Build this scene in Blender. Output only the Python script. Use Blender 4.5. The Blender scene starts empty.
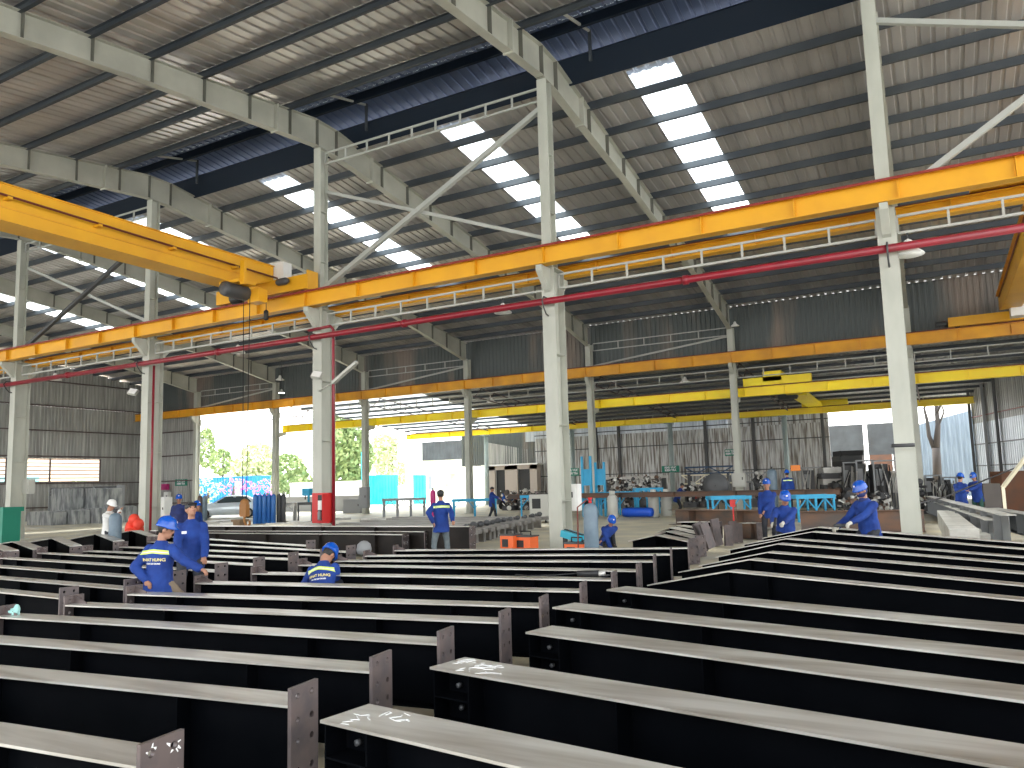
import bpy, math, random
from mathutils import Vector, Matrix
random.seed(7)
S = bpy.context.scene
COL = S.collection
R = math.radians
# ------------------------------------------------------------------ camera
FOC, TH, PI_, RO = 772.0, R(28.85), R(6.3), R(-1.587)
CAMZ = 1.65
_f = Vector((-math.sin(TH)*math.cos(PI_), math.cos(TH)*math.cos(PI_), math.sin(PI_)))
_rt = Vector((math.cos(TH), math.sin(TH), 0)); _up = _rt.cross(_f)
_a = math.cos(RO)*_rt + math.sin(RO)*_up
_b = -math.sin(RO)*_rt + math.cos(RO)*_up
cd = bpy.data.cameras.new('camera'); cam = bpy.data.objects.new('camera', cd); COL.objects.link(cam)
cam.matrix_world = Matrix(((_a.x, _b.x, -_f.x, 0), (_a.y, _b.y, -_f.y, 0), (_a.z, _b.z, -_f.z, CAMZ), (0, 0, 0, 1)))
cd.sensor_width = 36; cd.lens = FOC/1024*36; cd.shift_y = 15.2/1024; cd.clip_start = .05; cd.clip_end = 900
S.camera = cam
def ray(x, y): return _a*((x-512)/FOC) - _b*((y-399.2)/FOC) + _f
def onY(x, y, Y):
    d = ray(x, y); t = Y/d.y; return Vector((d.x*t, Y, CAMZ+d.z*t))
def onX(x, y, X):
    d = ray(x, y); t = X/d.x; return Vector((X, d.y*t, CAMZ+d.z*t))
def onZ(x, y, z):
    d = ray(x, y); t = (z-CAMZ)/d.z; return Vector((d.x*t, d.y*t, z))
# ------------------------------------------------------------------ sky, sun, exposure
W = bpy.data.worlds.new('sky'); S.world = W; W.use_nodes = True
nt = W.node_tree; nt.nodes.clear()
wo = nt.nodes.new('ShaderNodeOutputWorld'); bg = nt.nodes.new('ShaderNodeBackground')
tc = nt.nodes.new('ShaderNodeTexCoord'); sx = nt.nodes.new('ShaderNodeSeparateXYZ'); cr = nt.nodes.new('ShaderNodeValToRGB')
nt.links.new(tc.outputs['Generated'], sx.inputs[0]); nt.links.new(sx.outputs['Z'], cr.inputs[0])
cr.color_ramp.elements[0].position = 0.0; cr.color_ramp.elements[0].color = (1.0, .98, .95, 1)
cr.color_ramp.elements[1].position = .6; cr.color_ramp.elements[1].color = (.82, .92, 1.0, 1)
nt.links.new(cr.outputs[0], bg.inputs[0]); bg.inputs[1].default_value = 2.6
nt.links.new(bg.outputs[0], wo.inputs[0])
sl = bpy.data.lights.new('sun', 'SUN'); sl.energy = 5.0; sl.angle = R(4); sl.color = (1, .96, .9)
sun = bpy.data.objects.new('sun', sl); COL.objects.link(sun)
sun.rotation_euler = Vector((-.55, .25, 1.0)).normalized().to_track_quat('Z', 'Y').to_euler()
S.view_settings.view_transform = 'Standard'; S.view_settings.look = 'None'
S.view_settings.gamma = 1; S.view_settings.use_curve_mapping = False
S.view_settings.exposure = 1.0
S.cycles.use_denoising = True; S.cycles.max_bounces = 8; S.cycles.diffuse_bounces = 5
S.cycles.transparent_max_bounces = 8; S.cycles.sample_clamp_indirect = 8
# ------------------------------------------------------------------ materials
M = {}
def mat(n, c, rough=.6, metal=0., c2=None, scale=4., stretch=(1, 1, 1), bump=0., spec=.5, detail=4, mix=(.35, .65), emit=0, alpha=None):
    m = bpy.data.materials.new(n); m.use_nodes = True; t = m.node_tree; p = t.nodes['Principled BSDF']
    p.inputs['Base Color'].default_value = (*c, 1); p.inputs['Roughness'].default_value = rough
    p.inputs['Metallic'].default_value = metal; p.inputs['Specular IOR Level'].default_value = spec
    if emit: p.inputs['Emission Color'].default_value = (*c, 1); p.inputs['Emission Strength'].default_value = emit
    if c2 or bump:
        g = t.nodes.new('ShaderNodeTexCoord'); mp = t.nodes.new('ShaderNodeMapping'); no = t.nodes.new('ShaderNodeTexNoise')
        mp.inputs['Scale'].default_value = stretch; no.inputs['Scale'].default_value = scale; no.inputs['Detail'].default_value = detail
        t.links.new(g.outputs['Object'], mp.inputs[0]); t.links.new(mp.outputs[0], no.inputs[0])
        if c2:
            r = t.nodes.new('ShaderNodeValToRGB'); r.color_ramp.elements[0].position = mix[0]; r.color_ramp.elements[1].position = mix[1]
            r.color_ramp.elements[0].color = (*c, 1); r.color_ramp.elements[1].color = (*c2, 1)
            t.links.new(no.outputs[0], r.inputs[0]); t.links.new(r.outputs[0], p.inputs['Base Color'])
        if bump:
            b = t.nodes.new('ShaderNodeBump'); b.inputs['Strength'].default_value = bump; b.inputs['Distance'].default_value = .02
            t.links.new(no.outputs[0], b.inputs['Height']); t.links.new(b.outputs[0], p.inputs['Normal'])
    M[n] = m; return m
mat('concrete', (.60, .53, .38), .55, c2=(.40, .37, .31), scale=.7, bump=.1)
mat('yard', (.62, .6, .56), .8, c2=(.5, .49, .46), scale=.3)
mat('column_paint', (.50, .51, .45), .5, c2=(.40, .41, .36), scale=1.6, stretch=(1, 1, .4))
mat('rafter_paint', (.46, .46, .40), .5, c2=(.36, .36, .31), scale=.8)
mat('stiffener_shade', (.13, .13, .11), .6)  # rafter stiffeners: their shade is put into this darker colour
mat('purlin', (.035, .045, .06), .5, c2=(.07, .08, .09), scale=.4)
mat('roof_sheet', (.60, .57, .55), .32, .55, c2=(.44, .42, .41), scale=.5, stretch=(3, .4, 1))
mat('monitor_steel', (.012, .02, .035), .6, spec=.2)
mat('monitor_sheet', (.10, .14, .25), .45, .2)  # dim blue sky light from the ridge gap is put into this colour
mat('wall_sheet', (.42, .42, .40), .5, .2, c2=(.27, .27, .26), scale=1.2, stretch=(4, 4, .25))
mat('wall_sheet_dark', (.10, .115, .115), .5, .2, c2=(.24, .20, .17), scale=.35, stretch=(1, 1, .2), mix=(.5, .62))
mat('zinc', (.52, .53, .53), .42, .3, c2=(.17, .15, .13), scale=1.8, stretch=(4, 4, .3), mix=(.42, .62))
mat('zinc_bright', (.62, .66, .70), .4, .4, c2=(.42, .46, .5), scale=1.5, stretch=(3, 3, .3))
mat('fence_blue', (.24, .29, .34), .5, c2=(.16, .2, .24), scale=1.5, stretch=(3, 3, .3)); mat('girt', (.10, .07, .07), .6); mat('hook_brown', (.30, .13, .03), .6)
mat('orange', (.80, .41, .012), .42, c2=(.70, .34, .015), scale=.8)
mat('orange_deep', (.82, .40, .014), .45, c2=(.62, .28, .02), scale=.8)
mat('yellow', (1.0, .80, .012), .42, c2=(.95, .70, .02), scale=.8)
mat('red_pipe', (.26, .008, .022), .35, c2=(.20, .010, .02), scale=3); mat('conductor', (.24, .02, .015), .5)
mat('red', (.55, .02, .02), .45)
mat('rail', (.16, .03, .02), .5)
mat('black', (.012, .012, .014), .5)
mat('dark_grey', (.06, .062, .066), .5)
mat('grey', (.25, .26, .27), .5)
mat('white', (.8, .8, .78), .5)
mat('truss_paint', (.42, .43, .40), .5)
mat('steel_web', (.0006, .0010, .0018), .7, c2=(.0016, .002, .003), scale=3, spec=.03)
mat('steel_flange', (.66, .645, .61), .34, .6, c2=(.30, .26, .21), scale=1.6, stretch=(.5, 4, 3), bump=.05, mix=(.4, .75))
mat('dark_web', (.012, .010, .009), .55, c2=(.025, .02, .017), scale=2, spec=.2)
mat('plate_steel', (.085, .072, .075), .45, .3, c2=(.13, .10, .095), scale=7)
mat('chalk', (.75, .75, .75), .9)
# ------------------------------------------------------------------ mesh builder
class MB:
    def __init__(s): s.v = []; s.f = []; s.m = []; s.mi = 0; s.sm = []
    def add(s, vs, fs, smooth=False):
        o = len(s.v); s.v += [Vector(p) for p in vs]
        for f in fs: s.f.append([i+o for i in f]); s.m.append(s.mi); s.sm.append(smooth)
        return s
    def box(s, x0, x1, y0, y1, z0, z1):
        return s.add([(x, y, z) for z in (z0, z1) for y in (y0, y1) for x in (x0, x1)],
                     [(0, 2, 3, 1), (4, 5, 7, 6), (0, 1, 5, 4), (2, 6, 7, 3), (0, 4, 6, 2), (1, 3, 7, 5)])
    def bar(s, p, q, w, h, up=(0, 0, 1)):
        p = Vector(p); q = Vector(q); d = (q-p).normalized(); up = Vector(up)
        if abs(d.dot(up)) > .99: up = Vector((1, 0, 0))
        a = d.cross(up).normalized(); b = a.cross(d)
        vs = [c+a*(i*w/2)+b*(j*h/2) for c in (p, q) for j in (-1, 1) for i in (-1, 1)]
        return s.add(vs, [(0, 2, 3, 1), (4, 5, 7, 6), (0, 1, 5, 4), (2, 6, 7, 3), (0, 4, 6, 2), (1, 3, 7, 5)])
    def tube(s, pts, r, n=10, cap=True):
        pts = [Vector(p) for p in pts]; rs = r if isinstance(r, (list, tuple)) else [r]*len(pts)
        d0 = (pts[1]-pts[0]).normalized(); up = Vector((0, 0, 1)) if abs(d0.z) < .9 else Vector((1, 0, 0))
        a = d0.cross(up).normalized(); vs = []
        for i, p in enumerate(pts):
            d = (pts[min(i+1, len(pts)-1)]-pts[max(i-1, 0)]).normalized()
            a = (a-d*a.dot(d)).normalized(); b = d.cross(a)
            vs += [p+(a*math.cos(2*math.pi*k/n)+b*math.sin(2*math.pi*k/n))*rs[i] for k in range(n)]
        fs = [(i*n+k, i*n+(k+1) % n, (i+1)*n+(k+1) % n, (i+1)*n+k) for i in range(len(pts)-1) for k in range(n)]
        if cap: fs += [tuple(range(n))[::-1], tuple((len(pts)-1)*n+k for k in range(n))]
        return s.add(vs, fs, True)
    def lathe(s, prof, c=(0, 0, 0), n=16, ax='z', sx=1, sy=1):
        c = Vector(c); vs = []
        for r, h in prof:
            for k in range(n):
                t = 2*math.pi*k/n; p = Vector((r*math.cos(t)*sx, r*math.sin(t)*sy, h))
                if ax == 'x': p = Vector((p.z, p.x, p.y))
                if ax == 'y': p = Vector((p.x, p.z, p.y))
                vs.append(c+p)
        m = len(prof)
        fs = [(i*n+k, i*n+(k+1) % n, (i+1)*n+(k+1) % n, (i+1)*n+k) for i in range(m-1) for k in range(n)]
        fs += [tuple(range(n))[::-1], tuple((m-1)*n+k for k in range(n))]
        return s.add(vs, fs, True)
    def prism(s, poly, a, b, ax='x'):
        """polygon in the plane normal to ax, from a to b"""
        n = len(poly)
        def P(u, v, w): return {'x': (w, u, v), 'y': (u, w, v), 'z': (u, v, w)}[ax]
        vs = [P(u, v, w) for w in (a, b) for u, v in poly]
        return s.add(vs, [tuple(range(n))[::-1], tuple(range(n, 2*n))]+[(i, (i+1) % n, n+(i+1) % n, n+i) for i in range(n)])
    def xf(s, m, i0=0):
        for i in range(i0, len(s.v)): s.v[i] = m @ s.v[i]
        return s
    def holed(s, W_, H_, t, xs, zs, r, n=12):
        """plate in local y(width) z(height), thickness x, with holes at every (y,z)"""
        ys = sorted(xs); zz = sorted(zs)
        yb = [0]+[(a+b)/2 for a, b in zip(ys, ys[1:])]+[W_]; zb = [0]+[(a+b)/2 for a, b in zip(zz, zz[1:])]+[H_]
        for i, cy in enumerate(ys):
            for j, cz in enumerate(zz):
                y0, y1, z0, z1 = yb[i], yb[i+1], zb[j], zb[j+1]; out = []; inn = []
                for k in range(n):
                    th = 2*math.pi*(k+.5)/n; c, q = math.cos(th), math.sin(th)
                    T = min(((y1-cy)/c if c > 0 else (y0-cy)/c), ((z1-cz)/q if q > 0 else (z0-cz)/q))
                    out.append((cy+c*T, cz+q*T)); inn.append((cy+c*r, cz+q*r))
                cor = {0: (y1, z1), 1: (y0, z1), 2: (y0, z0), 3: (y1, z0)}
                vs = []; base = len(s.v)
                for x in (0, t): vs += [(x, a, b) for a, b in out]+[(x, a, b) for a, b in inn]+[(x, *cor[q]) for q in range(4)]
                L = 2*n+4; fs = []
                for k in range(n):
                    k2 = (k+1) % n
                    fs.append((k, k2, n+k2, n+k)); fs.append((L+k2, L+k, L+n+k, L+n+k2)); fs.append((n+k, n+k2, L+n+k2, L+n+k))
                for q in range(4):
                    th = math.pi/2*q+math.pi/4
                    a1 = [math.atan2(b-cz, a-cy) for a, b in out]; ca = math.atan2(cor[q][1]-cz, cor[q][0]-cy)
                    best = None
                    for k in range(n):
                        k2 = (k+1) % n; d1 = (ca-a1[k]) % (2*math.pi); d2 = (a1[k2]-a1[k]) % (2*math.pi)
                        if d1 <= d2: best = (k, k2)
                    fs.append((best[0], 2*n+q, best[1])); fs.append((L+best[0], L+best[1], L+2*n+q))
                s.add(vs, fs)
        s.add([(x, a, b) for x in (0, t) for a, b in ((0, 0), (W_, 0), (W_, H_), (0, H_))], [(0, 1, 5, 4), (1, 2, 6, 5), (2, 3, 7, 6), (3, 0, 4, 7)])
        return s
    def build(s, name, mats, parent=None, local=False):
        me = bpy.data.meshes.new(name); vs = s.v
        loc = Vector((0, 0, 0))
        if parent is not None:
            if not local:
                im = MAT[parent.name].inverted(); vs = [im @ v for v in vs]
        elif not local:
            xs = [v.x for v in vs]; ys = [v.y for v in vs]; zs = [v.z for v in vs]
            loc = Vector(((min(xs)+max(xs))/2, (min(ys)+max(ys))/2, min(zs))); vs = [v-loc for v in vs]
        me.from_pydata([tuple(v) for v in vs], [], s.f)
        if not isinstance(mats, (list, tuple)): mats = [mats]
        for m in mats: me.materials.append(M[m] if isinstance(m, str) else m)
        me.polygons.foreach_set('material_index', s.m); me.polygons.foreach_set('use_smooth', s.sm)
        me.update()
        o = bpy.data.objects.new(name, me); COL.objects.link(o); o.location = loc
        if parent is not None: o.parent = parent; MAT[o.name] = MAT[parent.name].copy()
        return o
MAT = {}
def tag(o, label, cat, group=None, kind=None):
    o['label'] = label; o['category'] = cat
    if group: o['group'] = group
    if kind: o['kind'] = kind
    return o
def thing(name, label, cat, loc=(0, 0, 0), rz=0, group=None):
    o = bpy.data.objects.new(name, None); COL.objects.link(o); o.location = loc; o.rotation_euler = (0, 0, rz)
    o.empty_display_size = .2
    MAT[o.name] = Matrix.LocRotScale(Vector(loc), Matrix.Rotation(rz, 3, 'Z'), None)
    return tag(o, label, cat, group)
def struct(o):
    o['kind'] = 'structure'; return o
ORD = ['first', 'second', 'third', 'fourth', 'fifth', 'sixth', 'seventh', 'eighth', 'ninth', 'tenth', 'eleventh', 'twelfth', 'thirteenth', 'fourteenth', 'fifteenth', 'sixteenth', 'seventeenth', 'eighteenth']
# ================================================================== BUILDING
D1, D2, D3 = 17.4, 39.7, 55.7
X1 = [-.62, -8.43, -16.25, -24.3, -32.6]
X2 = [-.9, -8.95, -16.85, -24.95, -32.95, -41.05, -49.3]
XL, XR = -56.3, 14.0
b = MB(); b.box(XL, 22, -8, 60, -.3, 0); struct(b.build('floor', 'concrete'))
b = MB()
for x0, x1, y0, y1 in ((-160, XL, -80, 190), (22, 120, -80, 190), (XL, 22, -80, -8), (XL, 22, 60, 190)): b.box(x0, x1, y0, y1, -.32, -.02)
struct(b.build('trim_1', 'yard'))
# roof
def zr(Y): return 13.12-.147*(17.2-Y) if Y < 17.2 else (13.12 if Y < 18.2 else 13.12-.131*(Y-18.2))   # rafter top line
def zs(Y): return zr(Y)+.22
def sheet(b, x0, x1, y0, y1, period=.33, h=.035, zf=zs, th=.0):
    n = int(round((x1-x0)/period)); xs = []
    for i in range(n):
        a = x0+(x1-x0)*i/n; p = (x1-x0)/n
        xs += [(a, 0), (a+p*.62, 0), (a+p*.70, h), (a+p*.92, h)]
    xs.append((x1, 0))
    vs = [(x, y0, zf(y0)+d) for x, d in xs]+[(x, y1, zf(y1)+d) for x, d in xs]; L = len(xs)
    b.add(vs, [(i, i+1, L+i+1, L+i) for i in range(L-1)])
SKY = [(-6.25, 1.35), (-12.75, 1.3), (-20.75, 1.3), (-28.7, 1.3), (-34.9, 1.6), (-44.5, 1.5)]
b = MB(); sheet(b, XL-.5, XR, -7.5, 16.2); struct(b.build('ceiling', 'roof_sheet'))
b = MB(); edges = [XL-.5]
for c, w in sorted(SKY): edges += [c-w/2, c+w/2]
edges.append(XR)
for i in range(0, len(edges), 2): sheet(b, edges[i], edges[i+1], 19.3, 40.3)
for c, w in SKY: sheet(b, c-w/2, c+w/2, 31.5, 40.3); sheet(b, c-w/2, c+w/2, 19.3, 19.75)
struct(b.build('ceiling', 'roof_sheet'))
m = bpy.data.materials.new('skylight'); m.use_nodes = True; t = m.node_tree; t.nodes.clear(); M['skylight'] = m
o_ = t.nodes.new('ShaderNodeOutputMaterial'); mx = t.nodes.new('ShaderNodeMixShader'); tr = t.nodes.new('ShaderNodeBsdfTransparent'); tl = t.nodes.new('ShaderNodeBsdfTranslucent')
tr.inputs[0].default_value = (.9, .95, .95, 1); tl.inputs[0].default_value = (.9, .95, .95, 1); mx.inputs[0].default_value = .55
t.links.new(tr.outputs[0], mx.inputs[1]); t.links.new(tl.outputs[0], mx.inputs[2]); t.links.new(mx.outputs[0], o_.inputs[0])
for i, (c, w) in enumerate(SKY):
    b = MB(); sheet(b, c-w/2, c+w/2, 19.75, 31.5); struct(b.build('window_%d' % (i+1), 'skylight'))
# ridge monitor: raised sheets, gutter plate, posts
b = MB(); sheet(b, XL-.5, XR, 15.3, 18.0, zf=lambda Y: 13.75+.13*(Y-15.3)); sheet(b, XL-.5, XR, 18.0, 21.0, zf=lambda Y: 14.1-.13*(Y-18))
struct(b.build('ceiling', 'monitor_sheet'))
b = MB(); b.prism([(18.7, 13.38), (19.3, 12.93), (19.36, 12.96), (19.36, 13.8), (19.3, 13.8), (19.28, 13.03), (18.75, 13.44)], XL-.5, XR); struct(b.build('trim_2', 'monitor_steel'))
b = MB(); b.box(XL-.5, XR, 18.0, 18.1, 13.75, 14.02); b.box(XL-.5, XR, 16.25, 16.32, 13.3, 13.9); struct(b.build('trim_3', 'monitor_steel'))
# purlins
yn = [16.15-1.53*i for i in range(0, 15)]; yf = [20.6+1.52*i for i in range(13)]
for i, Y in enumerate(yn):
    b = MB(); z = zr(Y)-.03; s_ = (XL-.4, XR-.1)
    b.box(*s_, Y-.01, Y+.0, z, z+.23); b.box(*s_, Y-.09, Y, z, z+.012); b.box(*s_, Y-.07, Y, z+.19, z+.2); b.box(*s_, Y-.07, Y-.06, z, z+.03)
    tag(b.build('roof_purlin', 'purlin'), 'long dark roof purlin on the near roof slope, %s below the ridge opening' % ORD[i], 'purlin', 'purlins of the near roof slope')
for i, Y in enumerate(yf):
    b = MB(); z = zr(Y)-.03; s_ = (XL-.4, XR-.1)
    b.box(*s_, Y-.01, Y+.0, z, z+.23); b.box(*s_, Y, Y+.09, z, z+.012); b.box(*s_, Y, Y+.07, z+.19, z+.2); b.box(*s_, Y+.06, Y+.07, z, z+.03)
    tag(b.build('roof_purlin', 'purlin'), 'long grey roof purlin on the far roof slope, %s below the ridge gutter' % ORD[i], 'purlin', 'purlins of the far roof slope')
# rafters
def rafter(xa, xb, label):
    """xa: X over column row one, xb: X over row two"""
    def X(Y): return xa if Y < D1 else xa+(xb-xa)*(Y-D1)/(D2-D1)
    def bot(Y):
        if Y < 17.3: return zr(Y)-(.62+.24*max(0, (Y-11)/6.3))
        if Y < 18.3: return zr(Y)-.88
        if Y < 24: return zr(Y)-(.9-.22*(Y-18.3)/5.7)
        if Y < 33: return zr(Y)-.68
        return zr(Y)-(.68+.42*(Y-33)/6.7)
    Ys = [-6, 0, 6, 11, 14, 17.2, 18.2, 21, 24, 28, 33, 36.5, 39.6]
    r = thing('roof_rafter', label, 'rafter', (xa, D1, bot(D1)), 0, 'portal rafters under the roof')
    def strip(w, top, thick):
        vs = []
        for Y in Ys:
            z = zr(Y) if top else bot(Y); x = X(Y); z0, z1 = (z-thick, z) if top else (z, z+thick)
            if w is None: z0, z1, ww = bot(Y)+.012, zr(Y)-.012, .012
            else: ww = w
            vs += [(x-ww/2, Y, z0), (x+ww/2, Y, z0), (x+ww/2, Y, z1), (x-ww/2, Y, z1)]
        n = len(Ys); fs = [(i*4+k, i*4+(k+1) % 4, (i+1)*4+(k+1) % 4, (i+1)*4+k) for i in range(n-1) for k in range(4)]+[(0, 1, 2, 3), (n*4-4, n*4-1, n*4-2, n*4-3)]
        return MB().add(vs, fs)
    strip(None, 0, 0).build('web', 'rafter_paint', r); strip(.24, True, .014).build('top_flange', 'rafter_paint', r); strip(.24, False, .014).build('bottom_flange', 'rafter_paint', r)
    for Y in [16.15-1.53*i for i in range(0, 10)]+[17.3, 18.2]+[20.6+1.52*i for i in range(13)]:
        if Y > 39.5: continue
        x = X(Y); w = .115; b = MB(); b.box(x-w, x+w, Y-.008, Y+.008, bot(Y)+.014, zr(Y)-.014); b.build('stiffener', 'stiffener_shade', r)
    for Y in (15.6, 20.0):
        x = X(Y); b = MB(); b.box(x-.14, x+.14, Y-.025, Y+.025, bot(Y)-.04, zr(Y)+.01); b.build('splice_plate', 'rafter_paint', r)
X1e = X1+[-40.8, -49.0]
for i, (xa, xb) in enumerate(zip(X1e, X2)):
    rafter(xa, xb, 'pale tapered steel rafter over the columns, %s from the right of the hall' % ORD[i])
# columns of row one
def column_one(x, label):
    r = thing('building_column', label, 'column', (x, 17.36, 0), 0, 'tall columns of the front row'); w = .18
    z1 = 7.12; y0, y1 = 17.36, 17.96
    b = MB(); b.box(x-.008, x+.008, y0+.02, y1-.02, .03, z1); b.build('web', 'column_paint', r)
    for q in (y0, y1-.02): b = MB(); b.box(x-w, x+w, q, q+.02, .03, z1); b.build('flange', 'column_paint', r)
    b = MB(); b.box(x-.3, x+.3, y0-.1, y1+.1, 0, .03); b.build('base_plate', 'column_paint', r)
    b = MB(); b.box(x-.19, x+.19, y0-.01, y1+.01, z1, z1+.02); b.build('cap_plate', 'column_paint', r)
    b = MB(); b.box(x-.008, x+.008, y0+.02, y0+.32, z1+.02, 12.24); b.build('web', 'column_paint', r)
    for q in (y0, y0+.32): b = MB(); b.box(x-.135, x+.135, q, q+.018, z1+.02, 12.24); b.build('flange', 'column_paint', r)
    for m_, e in ((-1, y0), (1, y1)):
        f_ = .5 if m_ < 0 else .45
        b = MB(); b.prism([(e, 6.5), (e+m_*.1, 6.55), (e+m_*f_, 6.96 if m_ < 0 else 6.9), (e+m_*f_, 7.10 if m_ < 0 else 7.01), (e, 7.10 if m_ < 0 else 7.01)][::m_], x-.08, x+.08); b.build('bracket', 'column_paint', r)
    for z in (1.2, 3.1, 4.9): b = MB(); b.box(x-.17, x+.17, y0+.02, y1-.02, z, z+.014); b.build('stiffener', 'column_paint', r)
    for z in (8.6, 10.2): b = MB(); b.box(x-.12, x+.12, y0+.02, y0+.32, z, z+.014); b.build('stiffener', 'column_paint', r)
for i, x in enumerate(X1): column_one(x, 'tall pale steel column under the front crane rail, %s from the right' % ORD[i])
# crane runway beams
def runway(y, z0, z1, x0, x1, m, label, rail=True, step=2.0, off=0, cond=False, w=.28):
    r = thing('crane_runway_beam', label, 'crane beam', (x0, y, z0))
    b = MB(); b.box(x0, x1, y-.008, y+.008, z0, z1-.016); b.build('web', m, r)
    b = MB(); b.box(x0, x1, y-w/2, y+w/2, z1-.016, z1); b.build('top_flange', m, r)
    b = MB(); b.box(x0, x1, y-w/2, y+w/2, z0, z0+.016); b.build('bottom_flange', m, r)
    x = x0+off
    while x < x1:
        b = MB(); b.box(x-.008, x+.008, y-w/2+.02, y-.008, z0+.016, z1-.016); b.build('stiffener', m, r); x += step
    if rail:
        b = MB(); b.box(x0, x1, y-.035, y+.035, z1, z1+.06); b.build('rail', 'rail', r)
    if cond:
        b = MB(); b.box(x0, x1, y-w/2-.06, y-w/2-.02, z1-.05, z1-.0); b.build('conductor_bar', 'conductor', r)
    return r
runway(17.02, 7.12, 7.58, XL+.5, 12, 'orange', 'deep orange crane runway beam along the front row of columns', off=1.47, cond=True, w=.30)
runway(18.2, 7.02, 7.32, XL+.5, 12, 'orange', 'orange crane runway beam on the brackets behind the front columns', off=.4)
runway(39.3, 7.46, 8.0, XL+.2, 12, 'orange_deep', 'deep orange crane runway beam along the second row of columns', off=1.2)
runway(40.5, 5.8, 6.26, -41.2, 4.3, 'yellow', 'bright yellow crane rail beam behind the second row of columns', off=.6)
runway(55.5, 5.86, 6.27, -41.4, 2.6, 'yellow', 'bright yellow crane rail beam in front of the corrugated back wall', off=.6)
# lattice struts
def lattice(x0, x1, y, z0, z1, label, n=6, m='truss_paint', t=.05, grp='lattice struts between columns'):
    r = thing('lattice_strut', label, 'strut', (x0, y, z0), 0, grp)
    for z in (z0, z1): b = MB(); b.box(x0, x1, y-t/2, y+t/2, z-t/2, z+t/2); b.build('chord', m, r)
    for i in range(n+1):
        x = x0+(x1-x0)*i/n; b = MB(); b.box(x-t/2+.001, x+t/2-.001, y-t/2+.002, y+t/2-.002, z0+t/2, z1-t/2); b.build('vertical', m, r)
def brace(p, q, w, m, label, grp=None):
    b = MB(); b.bar(p, q, w, w); tag(b.build('diagonal_brace', m), label, 'brace', grp)
nm = ['right', 'second', 'third', 'fourth']
for i in range(4):
    lattice(X1[i+1]+.2, X1[i]-.2, 17.6, 6.62, 6.98, 'pale lattice strut under the front crane rail in the %s bay from the right' % ORD[i], 8)
lattice(X1[0]+.2, 8, 17.6, 6.62, 6.98, 'pale lattice strut under the front crane rail at the right picture edge', 9)
lattice(X1[4]-8, X1[4]-.2, 17.6, 6.62, 6.98, 'pale lattice strut under the front crane rail at the left picture edge', 8)
for i in (1, 3):
    lattice(X1[i+1]+.15, X1[i]-.15, 17.55, 11.75, 12.1, 'pale ladder strut at the column tops in the %s bay from the right' % ORD[i], 9 if i == 1 else 8)
for i in range(6):
    lattice(X2[i+1]+.2, X2[i]-.2, 39.9, 6.75, 7.2, 'grey lattice strut under the far orange rail, %s bay from the right' % ORD[i], 6)
    if i in (1, 3, 5): 
        lattice(X2[i+1]+.2, X2[i]-.2, 39.85, 9.0, 9.4, 'grey ladder strut near the eaves of the second row, %s bay from the right' % ORD[i], 5)
        brace((X2[i+1]+.2, 39.9, 8.15), (X2[i]-.2, 39.9, 8.95), .09, 'truss_paint', 'grey slanting brace above the far orange rail, %s bay from the right' % ORD[i])
lattice(X2[0]+.2, 8, 39.9, 6.75, 7.2, 'whitish lattice strut under the far orange rail at the right edge', 6)
brace((X1[2]+.1, 17.5, 7.75), (X1[1]-.1, 17.5, 11.5), .13, 'truss_paint', 'long pale brace rising to the top of the second column from the right')
brace((X1[2]+.1, 17.66, 10.9), (X1[1]-.1, 17.66, 8.0), .09, 'truss_paint', 'thin grey brace sloping down from the third column from the right')
brace((X1[4]+.2, 17.66, 11.1), (X1[3]-.1, 17.66, 7.75), .10, 'truss_paint', 'pale brace sloping down beside the leftmost column')
brace((X1[4]+.6, 17.5, 7.75), (X1[3]-.1, 17.5, 11.0), .13, 'dark_grey', 'dark tubular brace rising beside the leftmost column')
brace((X1[0]+.1, 17.5, 11.3), (8, 17.5, 8.2), .11, 'truss_paint', 'pale brace sloping down right from the rightmost column')
brace((X1[0]+.7, 17.6, 7.7), (7.5, 17.6, 12.4), .12, 'truss_paint', 'pale brace rising right from the front crane rail')
# row two columns
def column_two(x, label, dark=False):
    r = thing('building_column', label, 'column', (x, 39.7, 0), 0, 'columns of the second row'); w = .15
    b = MB(); b.box(x-.008, x+.008, 39.52, 39.88, .02, 9.35); b.build('web', 'column_paint', r)
    for y0 in (39.5, 39.88): b = MB(); b.box(x-w, x+w, y0, y0+.02, .02, 9.35); b.build('flange', 'column_paint', r)
    b = MB(); b.prism([(39.5, 6.9), (39.15, 7.3), (39.15, 7.46), (39.5, 7.46)], x-.09, x+.09); b.build('bracket', 'column_paint', r)
    b = MB(); b.prism([(39.9, 5.4), (40.65, 5.65), (40.65, 5.79), (39.9, 5.79)], x-.09, x+.09); b.build('bracket', 'column_paint', r)
    b = MB(); b.box(x-.25, x+.25, 39.4, 40.0, 0, .025); b.build('base_plate', 'column_paint', r)
for i, x in enumerate(X2): column_two(x, 'pale steel column under the far orange crane rail, %s from the right' % ORD[i])
# row three columns (thin, blue-green)
mat('column_blue', (.36, .44, .44), .5, c2=(.3, .36, .36), scale=1)
X3 = [-.5, -9.3, -17.45, -25.45, -33.4]
for i, x in enumerate(X3):
    if i == 0: continue
    r = thing('building_column', 'slim blue-grey column in front of the corrugated back wall, %s from the right' % ORD[i-1], 'column', (x, 55.9, 0), 0, 'slim columns at the back wall')
    b = MB(); b.tube([(x, 55.9, .02), (x, 55.9, 5.84)], .18, 12); b.build('shaft', 'column_blue', r)
    b = MB(); b.box(x-.25, x+.25, 55.3, 56.15, 5.78, 5.85); b.build('cap_plate', 'column_blue', r)
    b = MB(); b.box(x-.3, x+.3, 55.6, 56.2, 0, .02); b.build('base_plate', 'column_blue', r)
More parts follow.
